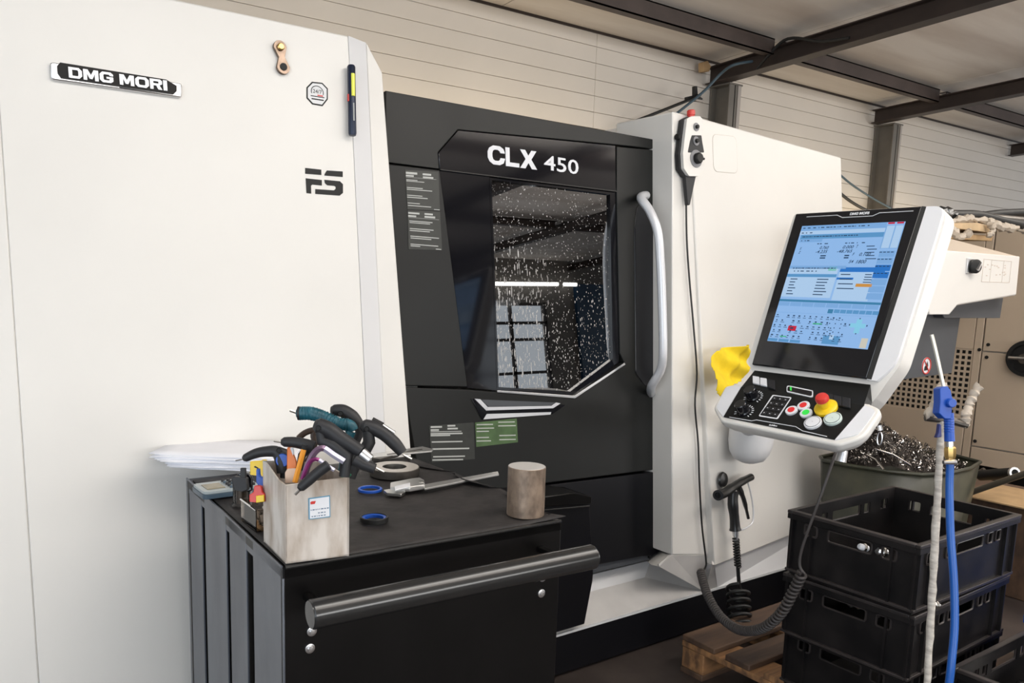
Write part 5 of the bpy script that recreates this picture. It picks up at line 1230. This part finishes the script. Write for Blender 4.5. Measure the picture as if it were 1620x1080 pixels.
hsp = [ppos(x, y, d) for x, y, d in ((1503, 733, da), (1502, 780, da), (1504, 850, 1.87), (1509, 920, 1.86), (1510, 990, 1.85), (1505, 1050, 1.84), (1500, 1100, 1.84), (1498, 1180, 1.82))]
e_ = hsp[-1]; hsp += [V3((e_.x-.02, e_.y-.02, .08)), V3((e_.x-.10, e_.y-.10, .012)), V3((e_.x-.4, e_.y-.3, .012))]
obj('hose', MB().tube(spl(hsp, 6), .0086, 12), BLUEP, ag)

# ================================================================== chip bin
bn = thing('chip_bin', 'greenish-black plastic bin heaped with bright metal chips', 'bin', (3.33, 1.78, 0))
zr = .66
rim = [onZ(x, y, zr) for x, y in ((1340, 727), (1372, 737), (1420, 748), (1462, 753.5), (1495, 749))]
rimb = [V3((3.98, 1.72, zr)), V3((4.0, 2.0, zr)), V3((3.85, 2.05, zr)), V3((3.5, 2.08, zr))]
rp = [V3((3.26, 1.99, zr)), V3((3.27, 1.86, zr)), V3((3.31, 1.72, zr)), V3((3.38, 1.62, zr)), V3((3.50, 1.58, zr)), V3((3.70, 1.58, zr)), V3((3.88, 1.62, zr)), V3((3.93, 1.75, zr)), V3((3.93, 1.92, zr)), V3((3.85, 2.03, zr)), V3((3.5, 2.05, zr)), V3((3.32, 2.04, zr))]
cxb, cyb = 3.6, 1.82
mb = MB(); n_ = len(rp)
rp2 = rp; lo_ = [V3((cxb+(p.x-cxb)*.80, cyb+(p.y-cyb)*.82, .02)) for p in rp2]
mb.v = [p.copy() for p in rp2]+lo_
for i in range(n_): j = (i+1) % n_; mb.f.append([i, j, n_+j, n_+i][::-1]); mb.m.append(0)
mb.f.append([n_+i for i in range(n_)][::-1]); mb.m.append(0)
o = obj('bin_wall', mb, BIN, bn); so_ = o.modifiers.new('s', 'SOLIDIFY'); so_.thickness = .004
obj('bin_rim', MB().tube(rp2, .008, 8, closed=True), BIN, bn)
# chips: mound plus curls
def moundz(x, y):
    return zr-.03+.15*math.exp(-(((x-3.50)/.20)**2+((y-1.88)/.20)**2))+.03*math.sin(23*x)*math.sin(19*y)
mb = MB(); nx = 26
for i in range(nx+1):
    for j in range(nx+1):
        a = 2*math.pi*j/nx; r = i/nx; k0 = a/(2*math.pi)
        x = cxb+.31*r*math.cos(a); y = cyb+.21*r*math.sin(a); mb.v.append(V3((x, y, moundz(x, y)-.012)))
for i in range(nx):
    for j in range(nx): k = i*(nx+1)+j; mb.f.append([k, k+1, k+nx+2, k+nx+1]); mb.m.append(0)
mnd = obj('chip_mound', mb, CHIPD, None, smooth=180); tag(mnd, 'dark heap of compacted metal chips filling the bin', 'metal chips', kind='stuff')
rn = random.Random(21); mb = MB()
for i in range(2600):
    a = rn.uniform(0, 2*math.pi); r = math.sqrt(rn.random())
    x = cxb+.31*r*math.cos(a); y = cyb+.22*r*math.sin(a); z = moundz(x, y)+rn.uniform(-.008, .022)
    R0 = rn.uniform(.004, .011); w = rn.uniform(.0015, .004); n_s = rn.randint(5, 9); M = M4.Translation((x, y, z)) @ Euler((rn.uniform(0, 6), rn.uniform(0, 6), rn.uniform(0, 6))).to_matrix().to_4x4()
    k = len(mb.v); pitch = rn.uniform(.002, .006); mi = 0 if rn.random() < .42 else 1
    for s_ in range(n_s+1):
        t = s_*.9; mb.v.append(M @ V3((R0*math.cos(t), R0*math.sin(t), pitch*t*.5))); mb.v.append(M @ V3((R0*math.cos(t), R0*math.sin(t), pitch*t*.5+w)))
    for s_ in range(n_s): mb.f.append([k+2*s_, k+2*s_+1, k+2*s_+3, k+2*s_+2]); mb.m.append(mi)
co_ = obj('chip_curls', mb, [CHIP, CHIPD], None, smooth=None); tag(co_, 'bright curled steel chips on top of the heap in the bin', 'metal chips', kind='stuff')
for i, (p, q) in enumerate(((onY(1385, 710, 1.75), onY(1440, 735, 1.66)), (onY(1400, 698, 1.8), onY(1430, 722, 1.70)), (onY(1372, 718, 1.72), onY(1398, 742, 1.62)))):
    st_ = obj('chip_strand', MB().tube([p, (p+q)/2+V3((0, 0, .01)), q], .003, 6), CHIP, None); tag(st_, ('longest straight chip strand lying across the heap', 'straight chip strand highest on the heap', 'short chip strand nearest the left rim of the bin')[i], 'metal chip', 'straight chip strands')

# ================================================================== chip conveyor head and chute
cv = thing('chip_conveyor', 'white chip conveyor head with a black switch and grey chute above the bin', 'conveyor', (3.6, 1.95, 0))
YV = 1.60
def yv(x, y, Y=YV): return onY(x, y, Y)
ho = [yv(*p) for p in Q(1400, 380, 6, (525, 90), (1285, 155), (1250, 525), (690, 620), (620, 705), (412, 705), (395, 540))]
obj('head_casing', MB().prism(ho, (0, .42, 0)), WHITE, cv, bevel=.008, seg=3)
lf = [yv(*Q(1400, 380, 6, (525, 90))[0]), yv(*Q(1400, 380, 6, (395, 545))[0]), yv(*Q(1400, 380, 6, (350, 545))[0], YV+.06), yv(*Q(1400, 380, 6, (500, 60))[0], YV+.06)]
obj('left_bevel', MB().add(lf+[p+V3((.05, .05, 0)) for p in lf], [(0, 3, 2, 1), (4, 5, 6, 7), (0, 1, 5, 4), (1, 2, 6, 5), (2, 3, 7, 6), (3, 0, 4, 7)]), WHITE, cv)
lb = [yv(*Q(1400, 380, 6, (395, 548))[0]), yv(*Q(1400, 380, 6, (414, 704))[0]), yv(*Q(1400, 380, 6, (300, 704))[0], YV+.07), yv(*Q(1400, 380, 6, (345, 548))[0], YV+.07)]
obj('lower_bevel', MB().prism(lb, (.02, .08, 0)), WHITE2, cv)
zf = ho[0].z
obj('sloped_roof', MB().add([V3((ho[0].x-.10, YV+.004, zf-.001)), V3((ho[1].x, YV+.004, ho[1].z-.001)), V3((ho[1].x-.2, YV+.30, zf+.10)), V3((ho[0].x-.14, YV+.30, zf+.12)), V3((ho[1].x-.2, YV+.42, zf-.1)), V3((ho[0].x-.14, YV+.42, zf-.1)), ], [(0, 1, 2, 3), (3, 2, 4, 5), (1, 4, 2), (0, 3, 5)]), mat('shaded conveyor roof', (.62, .52, .42), .5), cv)  # white like the casing; its brownish shadow is put into the colour
ch_ = [yv(*p, YV+.06) for p in Q(1400, 380, 6, (670, 600), (1125, 545), (1095, 738), (560, 738), (545, 700))]
obj('grey_chute', MB().prism(ch_, (0, .3, 0)), CHUTE, cv, bevel=.003)
cp_ = [yv(x, y, YV+.10) for x, y in ((1395, 495), (1520, 498), (1506, 590), (1385, 606))]
chp = obj('chute_apron', MB().prism(cp_, (0, .3, 0)), CHUTE, cv, bevel=.003)
PV = PL((0, YV, 0), (1, 0, 0), (0, 0, 1)); PV2 = PL((0, YV+.10, 0), (1, 0, 0), (0, 0, 1))
a, b = PV.px(1536, 421); 
sw = obj('main_switch', MB().plate(PV, [PV.px(*p) for p in Q(1400, 380, 6, (775, 170), (830, 175), (815, 320), (762, 315))], .006, 0), ALU, cv, bevel=.001)
q = PV.px(*Q(1400, 380, 6, (822, 248))[0])
obj('switch_body', MB().lathe([(.028, 0), (.028, .018), (.022, .022), (0, .022)], PV.P(q[0], q[1], .004), (-.35, -1, 0), 28), DPRINT, sw); obj('switch_knob', MB().box((-.004, -.030, -.018), (.004, -.016, .018), M4.Translation(PV.P(q[0], q[1], .004)) @ M4.Rotation(.6, 4, 'Y')), ALU, sw)
sk = [PV.px(*p) for p in Q(1400, 380, 6, (938, 178), (1200, 200), (1178, 402), (915, 392))]
mbs = MB()
for i in range(4):
    a_, b_ = sk[i], sk[(i+1) % 4]; mbs.tube([PV.P(*a_, .0006), PV.P(*b_, .0006)], .0011, 4)
FAINT = mat('faint label print', (.62, .53, .46), .5)
for f_ in (.28, .72): mbs.tube([PV.P(sk[0][0]+(sk[1][0]-sk[0][0])*f_, sk[0][1], .0006), PV.P(sk[3][0]+(sk[2][0]-sk[3][0])*f_, sk[3][1], .0006)], .0007, 4)
rn = random.Random(6)
for i in range(16):
    u, v = rn.uniform(.06, .94), rn.uniform(.1, .9); x = sk[0][0]+(sk[1][0]-sk[0][0])*u; y = sk[3][1]+(sk[0][1]-sk[3][1])*v
    mbs.plate(PV, [(x, y), (x+.012, y), (x+.012, y+.004), (x, y+.004)], .001, 0)
obj('faint_sticker', mbs, FAINT, cv)
# prohibition sign on the apron
q = PV2.px(1465, 578.5); c = PV2.P(*q, 0)
sg = obj('no_reaching_sign', MB().lathe([(.036, 0), (.036, .0012), (0, .0012)], c, PV2.N, 36), PRINT, chp)
sgm = MB(); sgm.tube([PV2.P(q[0]+.033*math.cos(t), q[1]+.033*math.sin(t), .0016) for t in [k*math.pi/18 for k in range(36)]], .0030, 6, closed=True); sgm.tube([PV2.P(q[0]-.022, q[1]+.024, .0024), PV2.P(q[0]+.022, q[1]-.024, .0024)], .0022, 6)
obj('red_ring', sgm, RED, chp)
hm_ = MB(); hm_.plate(PV2, [(q[0]-.016, q[1]-.02), (q[0]+.010, q[1]-.018), (q[0]+.014, q[1]+.002), (q[0]+.004, q[1]+.02), (q[0]-.002, q[1]+.006), (q[0]-.014, q[1]-.004)], .0018, .0012); obj('hand_pictogram', hm_, DPRINT, chp)
obj('conveyor_throat', MB().box((3.4, 2.0, 1.10), (3.84, 2.3, 1.30)), CHUTE, cv)

# cardboard, film and black pipes heaped on the conveyor head
def yp(x, y, Y): return onY(*Q(1340, 320, 5.786, (x, y))[0], Y)
YC = 1.90
cbd = thing('cardboard_sheet', 'folded brown cardboard lying on the conveyor head', 'cardboard', yp(1100, 340, YC))
obj('lower_layer', MB().prism([yp(x, y, YC) for x, y in ((780, 285), (900, 310), (1060, 290), (1340, 305), (1325, 355), (1060, 340), (780, 325))], (.05, .30, .01)), CARD, cbd, bevel=.002)
obj('upper_layer', MB().prism([yp(x, y, YC-.02) for x, y in ((780, 195), (950, 190), (1200, 188), (1300, 215), (1340, 260), (1330, 285), (1200, 262), (1000, 240), (780, 232))], (.05, .30, .02)), mat('light cardboard', (.58, .42, .25), .8, var=.2, vscale=14), cbd, bevel=.002)
flm = thing('crumpled_film', 'crumpled pale film hanging over the cardboard edge', 'film', yp(1050, 300, YC-.05))
def crump(pts, r, seed):
    rr = random.Random(seed); P = spl(pts, 6); return MB().tube([p+V3([rr.uniform(-.006, .006) for _ in range(3)]) for p in P], [r*rr.uniform(.5, 1.4) for _ in P], 7)
obj('film_fold', crump([yp(900, 210, YC-.04), yp(960, 260, YC-.05), yp(1010, 320, YC-.05), yp(1090, 300, YC-.05), yp(1110, 260, YC-.04)], .016, 3), FOAM, flm, smooth=30)
obj('film_fold', crump([yp(880, 170, YC), yp(1000, 165, YC), yp(1130, 150, YC), yp(1240, 160, YC), yp(1300, 180, YC)], .014, 4), FOAM, flm, smooth=30)
obj('film_fold', crump([yp(1290, 180, YC-.02), yp(1380, 210, YC-.02), yp(1460, 230, YC-.02), yp(1560, 235, YC), yp(1640, 245, YC)], .018, 5), FOAM, flm, smooth=30)
obj('film_fold', crump([yp(1300, 200, YC-.04), yp(1340, 255, YC-.05), yp(1290, 310, YC-.05)], .012, 6), FOAM, flm, smooth=30)
for i, (pts, r, lab) in enumerate((([(780, 110, 1.95), (1000, 120, 1.95), (1200, 125, 1.95), (1420, 180, 1.93), (1650, 225, 1.90)], .026, 'black pipe sagging lowest over the cardboard'),
                                 ([(1250, 125, 2.0), (1400, 105, 2.0), (1650, 92, 2.0)], .022, 'black pipe lying highest on the heap at the right edge'),
                                 ([(1240, 140, 1.97), (1380, 155, 1.97), (1650, 180, 1.95)], .026, 'brownish pipe between the two black pipes'))):
    o = thing('pipe', lab, 'pipe', yp(*pts[1])); obj('pipe_wall', MB().tube(spl([yp(*p) for p in pts], 5), r, 12), (DPRINT, DPRINT, DSTEEL)[i], o); obj('pipe_end', MB().tube([yp(*pts[0])+V3((-.01, 0, 0)), yp(*pts[0])], r*1.08, 12), GRIP, o)
o = thing('foil_bag', 'dark shiny foil bag at the left end of the heap', 'bag', yp(900, 110, 1.9)); obj('bag_body', crump([yp(820, 95, 1.88), yp(880, 105, 1.88), yp(955, 112, 1.88)], .026, 9), mat('dark foil', (.12, .12, .12), .2, .9, bump=.8, bscale=60), o, smooth=20)

# ================================================================== beige cabinet in the background
XB = 5.5
PB_ = PL((XB, 0, 0), (0, -1, 0), (0, 0, 1))
cab = thing('beige_cabinet', 'beige sheet-metal cabinet with a perforated grille at the far right', 'cabinet', (5.8, 2.6, 0))
ZB0, ZB1 = .33, 1.88
obj('cabinet_body', MB().box((XB+.02, .2, ZB0), (XB+.9, 4.0, ZB1)), SEAMM, cab)
def bpx(x, y): return PB_.px(x, y)
v1 = bpx(1557.8, 520)[0]; v2 = bpx(1535, 704)[0]; va = (v1+v2)/2
h1 = bpx(1560, 556)[1]; h2 = bpx(1537, 705)[1]
def bp(nm, a0, b0, a1, b1): return obj(nm, MB().plate(PB_, [(a0, b0), (a1, b0), (a1, b1), (a0, b1)], 0, -.018), BEIGE, cab, bevel=.003)
g0 = bpx(1538, 553); g1 = bpx(1527.8, 658); ga = (g0[0]+g1[0])/2; gz0 = g1[1]; gz1 = g0[1]; gl0 = bpx(1390, 640)[0]-.12
bp('front_panel', ga+.004, ZB0, va-.004, ZB1); bp('front_panel', -4.0, gz1+.003, ga, ZB1); bp('front_panel', -4.0, ZB0, ga, gz0-.003)
bp('front_panel', va+.004, h1+.005, -.2, ZB1); bp('front_panel', va+.004, h2+.005, -.2, h1-.004); bp('front_panel', va+.004, ZB0, -.2, h2-.004)
mb = MB(); pit = (gz1-gz0)/12.0; na = int((ga-gl0)/pit); gl = ga-na*pit
for i in range(na+1): a = gl+i*pit; mb.plate(PB_, [(a-pit*.2, gz0), (a+pit*.2, gz0), (a+pit*.2, gz1), (a-pit*.2, gz1)], -.004, -.008)
for j in range(13): b = gz0+j*pit; mb.plate(PB_, [(gl, b-pit*.2), (ga, b-pit*.2), (ga, b+pit*.2), (gl, b+pit*.2)], -.0038, -.0078)
obj('perforated_grille', mb, BEIGE, cab)
obj('grille_backing', MB().plate(PB_, [(gl, gz0), (ga, gz0), (ga, gz1), (gl, gz1)], -.014, -.0185), DEEP, cab)
obj('left_panel', MB().plate(PB_, [(-4.0, gz0), (gl-.003, gz0), (gl-.003, gz1), (-4.0, gz1)], 0, -.018), BEIGE, cab)
for x, y in ((1563.5, 545), (1549.5, 553), (1561, 565), (1542.5, 697.5), (1525.5, 726.5)):
    q = bpx(x, y); obj('screw', MB().lathe([(.011, 0), (.011, .003), (0, .004)], PB_.P(*q), PB_.N, 12), DPRINT, cab)
q = bpx(1625, 567)
dc = obj('black_disc', MB().lathe([(.085, 0), (.105, 0), (.11, .01), (.105, .03), (.085, .03), (.08, .012), (0, .012)], PB_.P(*q), PB_.N, 40), DPRINT, cab)
obj('disc_hub', MB().lathe([(0, .012), (.03, .012), (.03, .05), (0, .05)], PB_.P(*q), PB_.N, 20), DSTEEL, dc); obj('disc_lever', MB().tube([PB_.P(q[0]-.08, q[1], .05), PB_.P(q[0]+.1, q[1]+.005, .05)], .010, 8), ALU, dc)
for y in (.6, 2.0, 3.4): obj('machine_foot', MB().lathe([(.05, 0), (.05, .02), (.02, .03), (.02, ZB0)], (XB+.3, y, 0), (0, 0, 1), 14), DSTEEL, cab)
obj('cabinet_plinth', MB().box((XB+.35, .3, 0), (XB+.8, 3.9, ZB0)), DEEP, cab)
# clutter between the bin and the cabinet: pipes over a dark carton
XQ = 4.2
def xq(x, y, X=XQ): return onX(*Q(1500, 700, 10.8, (x, y))[0], X)
box_ = thing('dark_carton', 'low dark carton under the leaning bars at the right edge', 'carton', (4.2, 1.65, 0)); bb0 = xq(40, 940, 4.1); 
obj('carton_body', MB().box((4.15, 1.3, 0), (4.6, 2.05, bb0.z+.02)), WOODD, box_, bevel=.006); obj('carton_flap', MB().box((4.1, 1.28, bb0.z+.021), (4.5, 1.8, bb0.z+.027)), CARD, box_)
for nm, lab, P, r, m in (('bar', 'brownish bar leaning highest beside the blue hose', [xq(90, 740, 4.3), xq(590, 490, 4.3)], .014, DSTEEL),
                       ('black_tube', 'short black tube with an open silver end at the right', [xq(560, 560, 4.2), xq(1110, 520, 4.1)], .026, DPRINT),
                       ('bar', 'long grey bar leaning lowest across the carton', [xq(100, 950, 4.0), xq(700, 740, 4.0), xq(1400, 500, 3.95)], .014, mat('grey old bar', (.16, .14, .11), .4, .6))):
    o = thing(nm, lab, 'bar', P[0]); obj('shaft', MB().tube(P, r, 12), m, o); obj('end', MB().tube([P[-1], P[-1]+(P[-1]-P[-2]).normalized()*.012], r*1.05, 12), ALU if nm == 'black_tube' else DSTEEL, o)
    if nm == 'black_tube': obj('bore', MB().lathe([(r*.65, .0125), (0, .0125)], P[-1], (P[-1]-P[-2]), 14), DEEP, o)

# ================================================================== cables on the wall and columns
def cabl(name, lab, pts, r, m, grp=None):
    P = [onY(x, y, Y) for x, y, Y in pts]; o = thing(name, lab, 'cable', P[0], 0, grp); obj('cable_run', MB().tube(spl(P, 6), r, 8), m, o, smooth=80); return o
cabl('cable', 'black cable running from the column down behind the machine', [(1108, 150, 4.18), (1085, 160, 4.2), (1040, 178, 4.25), (1000, 194, 4.3), (975, 208, 4.33)], .011, CABLE)
cabl('cable', 'blue grey cable from the roof beam down behind the white housing', [(1190, 97, 3.95), (1160, 103, 4.0), (1140, 117, 4.1), (1115, 143, 4.15), (1085, 168, 4.15), (1062, 186, 4.15)], .010, BCABLE)
cabl('cable', 'thin blue grey cable crossing the second column', [(1320, 268, 4.12), (1345, 290, 4.12), (1378, 312, 4.15), (1410, 330, 4.2), (1450, 352, 4.3)], .009, BCABLE)
cabl('cable', 'black cable sagging beside the second column, lowest', [(1325, 302, 4.15), (1345, 318, 4.15), (1370, 332, 4.15), (1400, 342, 4.2)], .013, CABLE)
bk = thing('cable_bracket', 'small black bracket holding the cables on the first column', 'bracket', onY(1104, 158, 4.2)); obj('plate', MB().prism([onY(x, y, 4.19) for x, y in ((1100, 136), (1103, 136), (1104, 150), (1112, 156), (1110, 160), (1088, 160), (1088, 153), (1100, 150))], (0, .03, 0)), CABLE, bk)
obj('pin', MB().tube([onY(1100, 158, 4.17), onY(1112, 160, 4.17)], .008, 8), COLL, bk)
sl = thing('beam_sling', 'black strap looped over the roof beam', 'strap', (5.18, 3.75, roofz(3.75)-.10)); ys_ = 3.72
obj('strap', MB().tube(spl([V3((5.12, 3.9, roofz(3.9)-.19)), V3((5.10, 3.8, roofz(3.8)-.13)), V3((5.10, 3.65, roofz(3.6)-.06)), V3((5.10, 3.4, roofz(3.4)-.14)), V3((5.11, 3.2, roofz(3.2)-.17))], 6), .011, 8), CABLE, sl)
o = thing('roof_shim', 'small reddish brown wood shim wedged above the first column', 'shim', onY(1118, 107, 4.3)); obj('wedge', MB().prism([onY(x, y, 4.30) for x, y in ((1113, 98), (1120, 96), (1125, 105), (1122, 113), (1113, 113))], (0, .05, 0)), CARD, o, bevel=.003)
